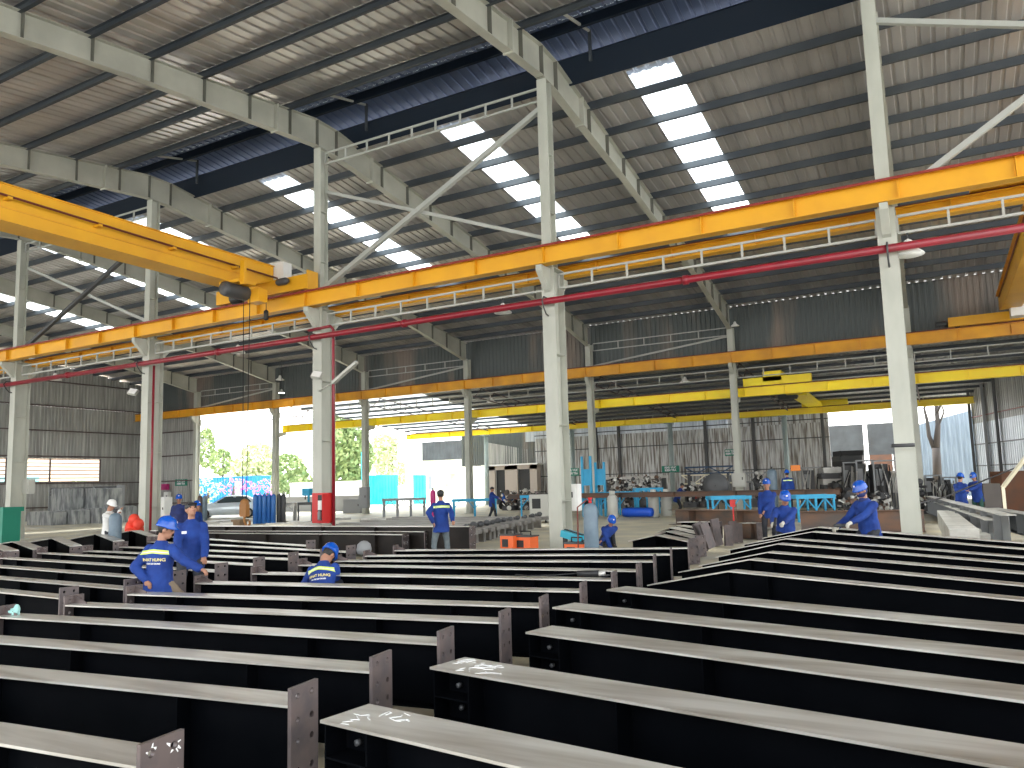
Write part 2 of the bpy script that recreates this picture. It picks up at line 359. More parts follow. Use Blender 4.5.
# walls
def corr(b, x0, x1, y, z0, z1, period=.25, h=.04):
    n = int(round((x1-x0)/period)); xs = []
    for i in range(n):
        a = x0+(x1-x0)*i/n; p = (x1-x0)/n; xs += [(a, 0), (a+p*.5, 0), (a+p*.6, -h), (a+p*.9, -h)]
    xs.append((x1, 0)); L = len(xs)
    b.add([(x, y+d, z) for z in (z0, z1) for x, d in xs], [(i, i+1, L+i+1, L+i) for i in range(L-1)])
def corry(b, x, y0, y1, z0, z1, period=.25, h=.04):
    n = int(round((y1-y0)/period)); xs = []
    for i in range(n):
        a = y0+(y1-y0)*i/n; p = (y1-y0)/n; xs += [(a, 0), (a+p*.5, 0), (a+p*.6, h), (a+p*.9, h)]
    xs.append((y1, 0)); L = len(xs)
    b.add([(x+d, y, z) for z in (z0, z1) for y, d in xs], [(i+1, i, L+i, L+i+1) for i in range(L-1)])
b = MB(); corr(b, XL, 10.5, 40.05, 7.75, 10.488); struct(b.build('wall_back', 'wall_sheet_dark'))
b = MB(); corr(b, XL, -49.5, 40.0, 0, 7.75); struct(b.build('wall_back', 'wall_sheet'))
b = MB(); Z = [0, 2.7, 4.45]
wy0, wy1 = 24.5, 36.6
def roofz(y): return zs(y)-.02
for (ya, yb, za, zb) in ((4, wy0, 0, 8.2), (wy0, wy1, 0, 2.72), (wy0, wy1, 4.42, 8.2), (wy1, 40, 0, 8.2)): corry(b, XL, ya, yb, za, zb)
for i in range(36):
    y = 4+i; corry(b, XL, y, y+1, 8.2, min(roofz(y), roofz(y+1)), .25)
struct(b.build('wall_left', 'wall_sheet'))
for i, z in enumerate((.9, 2.6, 4.55, 6.4, 8.2, 10)):
    b = MB(); b.box(XL+.06, XL+.2, 4, 40, z, z+.08); b.box(XL+.2, -49.6, 39.8, 39.93, z, z+.08) if z < 7 else None
    tag(b.build('wall_girt', 'girt'), 'dark horizontal girt on the left end wall, %s from the floor' % ORD[i], 'girt', 'girts of the left end wall')
b = MB()
for y in (wy0, 26.6, 29.7, 32.7, wy1-.1): b.box(XL+.0, XL+.07, y, y+.1, 2.72, 4.42)
for k in range(7): z = 2.72+k*.27; b.box(XL, XL+.05, wy0, wy1, z, z+.06)
struct(b.build('window_8', 'girt'))
# ================================================================== pipes
def pipe(name, pts, r, m, label, cat='pipe', rings=()):
    t_ = thing(name, label, cat, pts[0]); b = MB(); b.tube(pts, r, 12); b.build('pipe_run', m, t_)
    for p, d in rings:
        p = Vector(p); d = Vector(d); b = MB(); b.tube([p-d*.06, p+d*.06], r*1.35, 12); b.build('coupling', m, t_)
pipe('fire_main_pipe', [(-48, 17.12, 6.19), (11, 17.12, 6.21)], .085, 'red_pipe', 'long dark red fire main running in front of the columns', rings=[((x, 17.12, 6.2), (1, 0, 0)) for x in (-28.5, -20.3, -12.8, -4.8, 3)])
for i, x in enumerate(X1):
    b = MB(); b.tube([(x, 17.34, 6.32), (x, 17.1, 6.33), (x, 17.0, 6.2), (x, 17.08, 6.05), (x, 17.22, 5.9), (x, 17.34, 5.88)], .02, 6); tag(b.build('pipe_hanger', 'dark_grey'), 'dark clamp holding the red fire main on the %s column from the right' % ORD[i], 'clamp', 'clamps of the fire main')
xh = X1[2]+.74
pipe('fire_riser_pipe', [(X1[2]-.2, 17.2, 6.45), (xh-.06, 17.2, 6.48), (xh, 17.25, 6.38), (xh, 17.25, .0)], .045, 'red_pipe', 'red riser pipe down the middle column to the hose cabinet')
pipe('fire_riser_pipe', [(X1[3]+.62, 17.25, 6.1), (X1[3]+.62, 17.25, .0)], .04, 'red_pipe', 'thin red riser pipe on the fourth column from the right')
# ================================================================== CRANES
def bridge(xa, ya, yb, zb, zt, w, m, name, label, taper=1.6, side=-1):
    r = thing(name, label, 'crane', (xa, yb, zb))
    poly = [(ya, zb), (yb-taper, zb), (yb, zb+(zt-zb)*.45), (yb, zt), (ya, zt)]
    b = MB(); b.prism(poly, xa-w, xa); b.build('bridge_girder', m, r)
    for z in (zt, zb):
        b = MB(); b.box(xa-w-.05, xa+.05, ya, (yb if z == zt else yb-taper), z-.01, z+.012); b.build('flange_plate', m, r)
    return r
r = bridge(-17.72, -3.5, 17.0, 7.76, 8.6, .7, 'orange', 'overhead_crane', 'big orange overhead crane bridge with hoist at the left of the picture', taper=1.1)
b = MB(); b.box(-17.76, -17.70, -3.5, 15.8, 8.05, 8.09); b.build('ledge', 'orange_deep', r)
b = MB(); b.tube([(-17.55, -3.5, 8.42), (-17.55, 17.0, 8.2)], .028, 6); b.build('cable_conduit', 'rail', r)
for k in range(9):
    y = -1.4+2.1*k; b = MB(); b.box(-17.72, -17.5, y-.05, y+.05, 8.33-.023*k, 8.39-.023*k); b.build('cable_bracket', 'orange', r)
b = MB(); b.box(-20.1, -16.15, 16.84, 17.2, 7.66, 8.1); b.build('end_carriage', 'orange', r)
b = MB(); b.box(-16.15, -16.1, 16.8, 17.24, 7.62, 8.2); b.build('buffer_plate', 'orange', r)
for x in (-19.8, -16.5): b = MB(); b.lathe([(.15, -.05), (.15, .05)], (x, 17.02, 7.79), 14, 'y'); b.build('wheel', 'dark_grey', r)
b = MB(); b.lathe([(.08, 0), (.11, .05), (.11, .36), (.07, .45)], (-17.25, 16.7, 7.95), 12, 'x'); b.build('drive_motor', 'dark_grey', r)
b = MB(); b.box(-17.9, -17.35, 17.05, 17.4, 8.2, 8.72); b.build('control_box', 'white', r)
h = thing('electric_hoist', 'dark electric hoist with orange end cover under the left crane bridge', 'hoist', (-17.52, 15.8, 7.1))
b = MB(); b.lathe([(.02, -.5), (.2, -.49), (.22, -.4), (.22, .3), (.2, .35)], (-17.62, 15.5, 7.48), 16, 'y'); b.build('hoist_drum', 'dark_grey', h)
b = MB(); b.lathe([(.14, 0), (.17, .03), (.17, .35), (.1, .42)], (-18.27, 15.9, 7.42), 14, 'x'); b.build('hoist_motor', 'black', h)
b = MB(); b.box(-17.57, -17.12, 15.85, 16.2, 7.2, 7.6); b.build('gearbox_cover', 'orange_deep', h)
b = MB(); b.box(-18.02, -17.22, 15.2, 15.84, 7.66, 7.76); b.box(-17.28, -17.12, 15.3, 15.4, 7.6, 8.3); b.build('trolley_frame', 'orange', h)
for dx in (0, .26):
    b = MB(); b.tube([(-17.57+dx, 15.7, 7.3), (-17.52+dx*.6, 15.7, 1.5)], .012, 5); b.build('hoist_rope', 'black', h)
b = MB(); b.tube([(-17.07, 16.1, 7.2), (-17.07, 16.1, 6.95)], .01, 5); b.lathe([(.02, 0), (.07, .03), (.07, .28), (.03, .32)], (-17.07, 16.1, 6.65), 10); b.build('pendant', 'black', h)
b = MB(); b.lathe([(.12, -.06), (.14, 0), (.12, .06)], (-17.44, 15.7, 1.32), 16, 'y'); b.box(-17.57, -17.31, 15.63, 15.77, .95, 1.3); b.tube([(-17.44, 15.7, 1.0), (-17.44, 15.7, .82), (-17.34, 15.7, .68), (-17.22, 15.7, .74), (-17.24, 15.7, .84)], .035, 8); b.build('hook_block', 'hook_brown', h)
# right crane, in the far bay
def far_crane():
    r = thing('overhead_crane', 'orange overhead crane over the far bay at the right picture edge', 'crane', (3.2, 38.9, 8.1))
    b = MB(); b.prism([(19.0, 8.2), (37.6, 8.35), (38.9, 8.55), (38.9, 9.15), (19.0, 9.15)], 2.7, 3.4); b.build('bridge_girder', 'orange', r)
    b = MB(); b.box(2.6, 3.5, 19, 38.9, 9.15, 9.17); b.build('flange_plate', 'orange_deep', r)
    b = MB(); b.box(.75, 5.6, 39.1, 39.5, 8.08, 8.5); b.build('end_carriage', 'orange', r)
    b = MB(); b.box(.95, 6.0, 18.02, 18.38, 7.38, 8.0); b.build('end_carriage', 'orange', r)
    for x in (1.1, 5.2): b = MB(); b.lathe([(.15, -.05), (.15, .05)], (x, 39.3, 8.18), 12, 'y'); b.build('wheel', 'dark_grey', r)
    b = MB(); b.lathe([(.25, 0), (.3, .05), (.3, .5), (.2, .6)], (3.6, 38.0, 8.55), 14, 'x'); b.build('hoist_motor', 'grey', r)
    b = MB(); b.box(3.0, 3.5, 37.5, 38.2, 8.0, 8.5); b.build('hoist_body', 'white', r)
    b = MB(); b.lathe([(.05, 0), (.12, .05), (.12, .4), (.05, .5)], (.25, 39.3, 8.28), 10, 'x'); b.build('drive_motor', 'dark_grey', r)
    b = MB(); b.tube([(2.66, 19, 8.95), (2.66, 38, 8.95)], .03, 6); b.build('cable_conduit', 'rail', r)
far_crane()
r = thing('overhead_crane', 'small bright yellow crane with hoist over the far low bay', 'crane', (-7, 40.5, 6.3))
b = MB(); b.box(-8.6, -5.3, 40.3, 40.7, 6.32, 6.72); b.build('end_carriage', 'yellow', r)
b = MB(); b.prism([(40.3, 6.5), (55.6, 6.3), (55.6, 6.5), (40.3, 7.0)], -7.6, -6.7); b.build('bridge_girder', 'yellow', r)
b = MB(); b.box(-8.0, -5.1, 55.3, 55.7, 6.33, 6.7); b.build('end_carriage', 'yellow', r)
b = MB(); b.lathe([(.1, -.6), (.28, -.5), (.28, .5), (.1, .6)], (-7.6, 47.5, 6.45), 14, 'x'); b.build('hoist_drum', 'dark_grey', r)
b = MB(); b.box(-7.0, -6.5, 47.2, 47.8, 6.35, 6.72); b.build('hoist_body', 'yellow', r)
# ================================================================== LOW FAR BAY, BACK WALLS
def face_sheet(b, P0, P1, z0a, z1a, z0b, z1b, period=.25, h=.04):
    """corrugated sheet standing on the line P0->P1 (x,y); z range at either end"""
    P0 = Vector((*P0, 0)); P1 = Vector((*P1, 0)); d = P1-P0; L_ = d.length; u = d/L_; nrm = Vector((u.y, -u.x, 0))
    n = max(1, int(round(L_/period))); pts = []
    for i in range(n):
        for f_, q in ((0, 0), (.5, 0), (.6, h), (.9, h)): pts.append(((i+f_)/n, q))
    pts.append((1, 0)); k = len(pts)
    lo = [P0+d*f_+nrm*q+Vector((0, 0, z0a+(z0b-z0a)*f_)) for f_, q in pts]; hi = [P0+d*f_+nrm*q+Vector((0, 0, z1a+(z1b-z1a)*f_)) for f_, q in pts]
    b.add(lo+hi, [(i, i+1, k+i+1, k+i) for i in range(k-1)])
zl = lambda Y: 8.0-.085*(Y-40)
b = MB(); sheet(b, -30, 4.6, 40.1, 57.6, zf=zl); struct(b.build('ceiling', 'wall_sheet'))
mat('thin_sheet', (.5, .5, .48), .5)
m = M['thin_sheet']; t = m.node_tree; p_ = t.nodes['Principled BSDF']; p_.inputs['Transmission Weight'].default_value = 0; tl = t.nodes.new('ShaderNodeBsdfTranslucent'); tl.inputs[0].default_value = (.7, .72, .7, 1); mx = t.nodes.new('ShaderNodeMixShader'); mx.inputs[0].default_value = .45
t.links.new(p_.outputs[0], mx.inputs[1]); t.links.new(tl.outputs[0], mx.inputs[2]); t.links.new(mx.outputs[0], t.nodes['Material Output'].inputs[0])
b = MB(); sheet(b, -41.5, -30, 40.1, 57.6, zf=zl); struct(b.build('ceiling', 'thin_sheet'))
for i in range(11):
    Y = 41+1.6*i; b = MB(); b.box(-41.5, 4.6, Y, Y+.06, zl(Y)-.16, zl(Y)-.01); tag(b.build('roof_purlin', 'purlin'), 'thin purlin under the low far roof, %s behind the second row of columns' % ORD[i], 'purlin', 'purlins of the low far roof')
for i in range(6):
    x = X2[i]; r = thing('roof_truss', 'dark light truss under the low far roof, %s from the right' % ORD[i], 'truss', (x, 48, 6.6), 0, 'trusses of the low far roof')
    for dz in (.2, .85): b = MB(); b.bar((x, 40.3, zl(40.3)-dz), (x, 57, zl(57)-dz if dz < .5 else zl(57)-.45), .06, .06); b.build('chord', 'girt', r)
    for k in range(10):
        y = 40.5+1.65*k; zb = zl(y)-.85+.4*(y-40.3)/16.7; b = MB(); b.bar((x, y, zb), (x, y+.82, zl(y+.82)-.2), .04, .04); b.build('diagonal', 'girt', r)
for i in range(4):
    x0 = X3[i+1] if i < 4 else 0
    lattice(X3[i+1]+.2, X3[i]-.2, 55.9, 6.32, 6.56, 'grey lattice strut above the rearmost yellow rail, %s from the right' % ORD[i], 7)
# zinc back wall
yw = 57.8
pL, pM = onY(536, 470, yw).x, onY(832, 470, yw).x
zt = onY(735, 411, yw).z
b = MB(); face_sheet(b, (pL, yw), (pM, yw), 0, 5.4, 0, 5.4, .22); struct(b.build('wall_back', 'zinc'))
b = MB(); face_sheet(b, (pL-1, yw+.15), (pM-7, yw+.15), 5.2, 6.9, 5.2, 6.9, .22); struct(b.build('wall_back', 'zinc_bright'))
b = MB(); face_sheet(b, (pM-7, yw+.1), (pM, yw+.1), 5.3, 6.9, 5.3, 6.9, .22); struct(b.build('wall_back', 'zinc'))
x0 = onY(484, 470, yw).x; b = MB(); face_sheet(b, (x0, yw+.3), (pL, yw+.3), 0, 5.4, 0, 4.4, .22); struct(b.build('wall_back', 'wall_sheet'))
x = x0+1
for i, px in enumerate((598, 621, 708, 756, 826)):
    xx = onY(px, 470, yw).x; b = MB(); b.box(xx-.1, xx+.1, yw-.3, yw-.08, 0, 6.3); tag(b.build('wall_post', 'dark_grey'), 'dark steel post against the corrugated back wall, %s from the left' % ORD[i], 'post', 'posts of the back wall')
for i, z in enumerate((2.2, 4.3, 5.6)):
    b = MB(); b.box(pL, pM, yw-.14, yw-.08, z, z+.07); tag(b.build('wall_girt', 'dark_grey'), 'thin rail across the corrugated back wall, %s from the floor' % ORD[i], 'girt', 'rails of the back wall')
# gap, yard fence and concrete panels on the far right
yf2 = 66
a0, a1, a2 = onY(824, 470, yf2).x, onY(868, 470, yf2).x, onY(918, 470, yf2).x
mat('fence_grey', (.07, .075, .075), .7, c2=(.05, .05, .05), scale=1)
mat('rusty', (.17, .07, .035), .8, c2=(.11, .06, .04), scale=1.5)
mat('concrete_panel', (.13, .11, .10), .8, c2=(.09, .08, .075), scale=.8)
for i, (u0, u1) in enumerate(((a0, a1-.15), (a1+.15, a2))):
    r = thing('yard_fence', 'dark grey horizontally ribbed fence section beyond the back wall, %s' % ('left section' if i == 0 else 'right section'), 'fence', ((u0+u1)/2, yf2, 0))
    b = MB()
    for k in range(9): b.box(u0, u1, yf2-.012*(k % 2), yf2+.06, 3.15+.27*k, 3.15+.27*(k+1))
    b.build('ribbed_sheet', 'fence_grey', r)
    n = 3 if i == 0 else 2
    for k in range(n):
        c0, c1 = u0+(u1-u0)*k/n+.03, u0+(u1-u0)*(k+1)/n-.03
        b = MB(); b.box(c0, c1, yf2-.05, yf2+.05, 0, 3.15); b.build('panel', 'rusty' if (i, k) == (1, 0) else 'concrete_panel', r)
b = MB(); b.box(a1-.08, a1+.08, yf2-.15, yf2-.05, 0, 6); tag(b.build('fence_post', 'white'), 'thin white post between the two dark fence sections', 'post')
# right oblique zinc wall
W0 = Vector((1.9, 56, 0)); wd = Vector((.285, -.958, 0))
def wp(k): v = W0+wd*k; return (v.x, v.y)
b = MB(); face_sheet(b, wp(28), wp(0), 0, 4.6, 0, 4.6, .28); struct(b.build('wall_right', 'zinc_bright'))
b = MB(); face_sheet(b, wp(28), wp(0), 4.6, 9.0, 4.6, 7.0, .28); struct(b.build('wall_right', 'wall_sheet'))
for i, k in enumerate((.1, 2.4, 4.2, 9)):
    c = wp(k); b = MB(); b.box(c[0]-.22 , c[0]-.06, c[1]-.1, c[1]+.1, 0, 7.6); tag(b.build('wall_post', 'dark_grey' if i != 1 else 'grey'), 'leaning dark post on the right zinc wall, %s from the back corner' % ORD[i], 'post', 'posts of the right wall')
for i, z in enumerate((2.0, 3.3, 5.0)):
    b = MB(); p, q = wp(0), wp(28); b.bar((p[0]-.06, p[1], z), (q[0]-.06, q[1], z), .06, .06); tag(b.build('wall_girt', 'rail' if i == 2 else 'dark_grey'), 'thin rail along the right zinc wall, %s from the floor' % ORD[i], 'girt', 'rails of the right wall')
b = MB(); u0, u1 = onY(906, 470, 63).x, onY(967, 470, 63).x; face_sheet(b, (u0, 63), (u1+1, 62), 0, 4.9, 0, 6.0, .3); tag(b.build('yard_fence', 'fence_blue'), 'bluish white corrugated fence behind the bare tree', 'fence')
b = MB(); b.box(0, 9, 86, 92, 0, 11.2)
for k in range(5): b.box(0, 9, 85.9, 86, 2+k*2, 2.3+k*2)
mat('pale_wall', (.75, .72, .66), .8)

tag(b.build('background_building', 'pale_wall'), 'pale building seen through the gap above the bluish fence', 'building')
# bare tree in front of the fence
mat('bark', (.06, .05, .045), .9, bump=.3, scale=8)
r = thing('bare_tree', 'dark bare forked tree trunk in front of the bluish fence', 'tree', (onY(938, 470, 60).x, 60, 0))
def tp(x, y, dy=0): return onY(x, y, 60+dy)
b = MB(); b.tube([tp(938, 497), tp(937, 465), tp(936, 448)], [.34, .28, .26], 10); b.build('trunk', 'bark', r)
for pts, rs in (([(936, 450), (938, 425), (936, 405), (933, 385)], [.24, .16, .12, .06]), ([(935, 450), (929, 436), (927, 420), (924, 408), (931, 398)], [.18, .13, .11, .08, .04]), ([(937, 412), (944, 398), (948, 388)], [.1, .06, .03]), ([(937, 430), (944, 412), (940, 400)], [.07, .05, .03])):
    b = MB(); b.tube([tp(x, y, .1*i) for i, (x, y) in enumerate(pts)], rs, 8); b.build('branch', 'bark', r)
# ================================================================== OUTDOORS
def leaf_mat(n, c, c2): mat(n, c, .7, c2=c2, scale=1.2)
leaf_mat('leaf', (.12, .20, .06), (.34, .40, .16)); leaf_mat('leaf_light', (.34, .42, .20), (.60, .60, .34)); leaf_mat('pink_flower', (.75, .08, .5), (.85, .35, .7))
def blob(b, c, rx, rz, n, s):
    for _ in range(n):
        while True:
            v = Vector((random.uniform(-1, 1), random.uniform(-1, 1), random.uniform(-1, 1)))
            if v.length < 1: break
        v = v.normalized()*(v.length**.4); p = Vector(c)+Vector((v.x*rx, v.y*rx, v.z*rz))
        a = Vector((random.gauss(0, 1), random.gauss(0, 1), random.gauss(0, 1))).normalized(); q = a.orthogonal().normalized(); ss = s*random.uniform(.6, 1.3)
        b.add([p-a*ss, p+q*ss*.5, p+a*ss, p-q*ss*.5], [(0, 1, 2, 3)])
def tree(px, Y, pbase, blobs, label, lm='leaf', name='leafy_tree', n=900, s=.32):
    c = onY(px, pbase, Y); r = thing(name, label, 'tree', (c.x, Y, 0)); b = MB()
    top = max(q[1].z for q in [(0, onY(bx, by, Y)) for bx, by, _, _ in blobs])
    b.tube([(c.x, Y, 0), (c.x+.1, Y, top*.5), (c.x, Y+.2, top)], [.25, .2, .06], 8); b.build('trunk', 'bark', r)
    b = MB()
    for bx, by, rx, rz in blobs:
        p = onY(bx, by, Y); blob(b, p, rx, rz, int(n*rx*rz/6), s)
    o = b.build('foliage', lm, r)
tree(255, 78, 500, [(257, 468, 3.4, 3.4), (262, 482, 3.0, 3.0), (247, 476, 2.2, 2.2)], 'yellowish green leafy tree behind the blue container', 'leaf_light')
tree(290, 74, 500, [(288, 474, 2.4, 2.6), (297, 482, 2.0, 1.6)], 'green tree seen between the second and third far columns', 'leaf')
tree(347, 66, 500, [(346, 457, 3.0, 3.2), (349, 440, 2.2, 2.8), (340, 470, 2.2, 2.0), (343, 420, 1.3, 1.3)], 'tall green tree right of the middle column', 'leaf')
tree(222, 88, 500, [(221, 462, 1.8, 2.2), (206, 448, 1.4, 3.4)], 'small distant tree behind the left end of the container', 'leaf')
tree(207, 58, 505, [(206, 490, 1.5, 1.3)], 'pale green bush at the left end of the container', 'leaf_light', 'garden_bush', 700, .18)
tree(232, 55, 505, [(232, 486, 1.5, .9), (246, 486, 1.1, .5)], 'pink flowering bougainvillea in front of the blue container', 'pink_flower', 'flowering_bush', 500, .13)
tree(266, 56, 505, [(266, 490, 1.3, 1.1)], 'magenta flowering bush right of the blue container', 'pink_flower', 'flowering_bush', 700, .13)
tree(207, 44.5, 512, [(207, 508, .5, .7)], 'small yellow green potted shrub left of the parked car', 'leaf_light', 'garden_bush', 2500, .1)
tree(392, 90, 500, [(395, 462, 3, 3.4), (384, 450, 2, 2.4)], 'hazy tree above the turquoise fence', 'leaf_light')
# blue container
mat('container_blue', (.01, .22, .62), .5); mat('turquoise', (.02, .55, .58), .5, c2=(.05, .62, .66), scale=1)
c0, c1 = onY(199, 495, 62), onY(254, 495, 62); zt = onY(225, 477, 62).z
r = thing('shipping_container', 'bright blue corrugated shipping container behind the pink bush', 'container', ((c0.x+c1.x)/2, 63, 0))
b = MB(); face_sheet(b, (c0.x, 62), (c1.x, 62), .15, zt-.1, .15, zt-.1, .45, .09); face_sheet(b, (c1.x, 62), (c1.x, 64.4), .15, zt-.1, .15, zt-.1, .45, .05); face_sheet(b, (c0.x, 64.4), (c0.x, 62), .15, zt-.1, .15, zt-.1, .45, .05); face_sheet(b, (c1.x, 64.4), (c0.x, 64.4), .15, zt-.1, .15, zt-.1, .45, .05); b.build('side_wall', 'container_blue', r)
b = MB(); b.box(c0.x-.05, c1.x+.05, 61.95, 64.45, zt-.1, zt); b.box(c0.x-.05, c1.x+.05, 61.95, 64.45, 0, .15); b.build('frame_rail', 'container_blue', r)
for x in (c0.x, c1.x): b = MB(); b.box(x-.1, x+.1, 61.93, 62.1, 0, zt); b.build('corner_post', 'container_blue', r)
b = MB(); b.box(c1.x-3, c1.x-1.8, 61.85, 61.9, .5, zt-.5); b.build('door', 'grey', r)
# turquoise fences
def fence_px(xa, xb, ytop, Y, m, label, z0=0, period=.4):
    A, B = onY(xa, ytop, Y), onY(xb, ytop, Y); b = MB(); face_sheet(b, (A.x, Y), (B.x, Y), z0, A.z, z0, B.z, period, .06); return tag(b.build('site_fence', m), label, 'fence')
fence_px(367, 398, 475, 62, 'turquoise', 'turquoise corrugated fence right of the grey low wall')
fence_px(413, 426, 475, 62.5, 'turquoise', 'narrow turquoise fence piece beside the cream building')
fence_px(361, 366, 452, 61, 'turquoise', 'tall narrow turquoise sheet beside the third far column')
A, B = onY(290, 483, 60), onY(366, 483, 60); b = MB(); b.box(A.x, B.x, 60, 60.2, 0, A.z-.3); b.box(A.x, B.x, 59.95, 60.25, A.z-.3, A.z); tag(b.build('boundary_wall', 'pale_wall'), 'pale boundary wall in the bright yard behind the middle column', 'wall')
A, B = onY(281, 497, 45), onY(367, 497, 45); b = MB(); b.box(A.x, B.x, 45, 45.2, 0, A.z-.1); b.box(A.x-.05, B.x+.05, 44.96, 45.24, A.z-.1, A.z); tag(b.build('low_wall', 'grey'), 'low plain grey wall beside the blue gas cylinders', 'wall')
# cream building
mat('cream', (.85, .80, .62), .7)
A, B = onY(405, 460, 72), onY(466, 460, 72)
r = thing('site_building', 'cream building with small windows behind the walking workers', 'building', ((A.x+B.x)/2, 74, 0))
b = MB(); b.box(A.x, B.x, 72, 79, 0, A.z); b.build('wall', 'cream', r)
for xa, xb, ya, yb in ((428, 433, 475, 490), (445, 457, 473, 487)):
    p, q = onY(xa, ya, 71.95), onY(xb, yb, 71.95); b = MB(); b.box(p.x, q.x, 71.9, 72.0, q.z, p.z); f = b.build('window', 'white', r)
    b = MB(); b.box(p.x+.1, q.x-.1, 71.86, 71.9, q.z+.1, p.z-.1); b.build('pane', 'leaf_light' if xa == 445 else 'grey', f)
p, q = onY(398, 444, 71.9), onY(463, 459, 71.9); b = MB(); face_sheet(b, (p.x, 71.7), (p.x+(q.x-p.x)*.4, 71.7), q.z, p.z, q.z, p.z, .5); b.build('light_cladding', 'pale_wall', r)
b = MB(); face_sheet(b, (p.x+(q.x-p.x)*.4, 71.7), (q.x, 71.7), q.z, p.z, q.z, p.z, .5); b.build('dark_cladding', 'fence_grey', r)
# office with dark doors
A, B = onY(497, 466, 56.8), onY(535, 466, 56.8); zt = A.z
r = thing('site_office', 'beige office block with two dark doorways at the left of the back wall', 'building', ((A.x+B.x)/2, 57, 0))
mat('beige', (.42, .36, .32), .7)
d = [onY(x, 480, 56.7).x for x in (495, 505, 517.5, 530)]
b = MB()
for u0, u1 in ((A.x-1.2, d[0]), (d[1], d[2]), (d[3], B.x+.2)): b.box(u0, u1, 56.7, 56.85, 0, zt)
b.box(A.x-1.2, B.x+.2, 56.7, 56.85, zt-.35, zt); b.box(A.x-1.2, A.x-1.05, 56.85, 57.4, 0, zt); b.box(B.x+.05, B.x+.2, 56.85, 57.4, 0, zt); b.build('wall', 'beige', r)
b = MB(); b.box(A.x-1.4, B.x+.4, 56.5, 57.6, zt, zt+.12); b.build('roof_slab', 'white', r)
for u0, u1 in ((d[0], d[1]), (d[2], d[3])): b = MB(); b.box(u0+.05, u1-.05, 56.88, 56.93, 0, zt-.35); b.build('door', 'black', r)
b = MB(); face_sheet(b, (A.x-4.5, 58.3), (B.x+.5, 58.0), zt+.1, zt+4.6, zt+.1, zt+3.2, .25); struct(b.build('wall_back', 'wall_sheet_dark'))
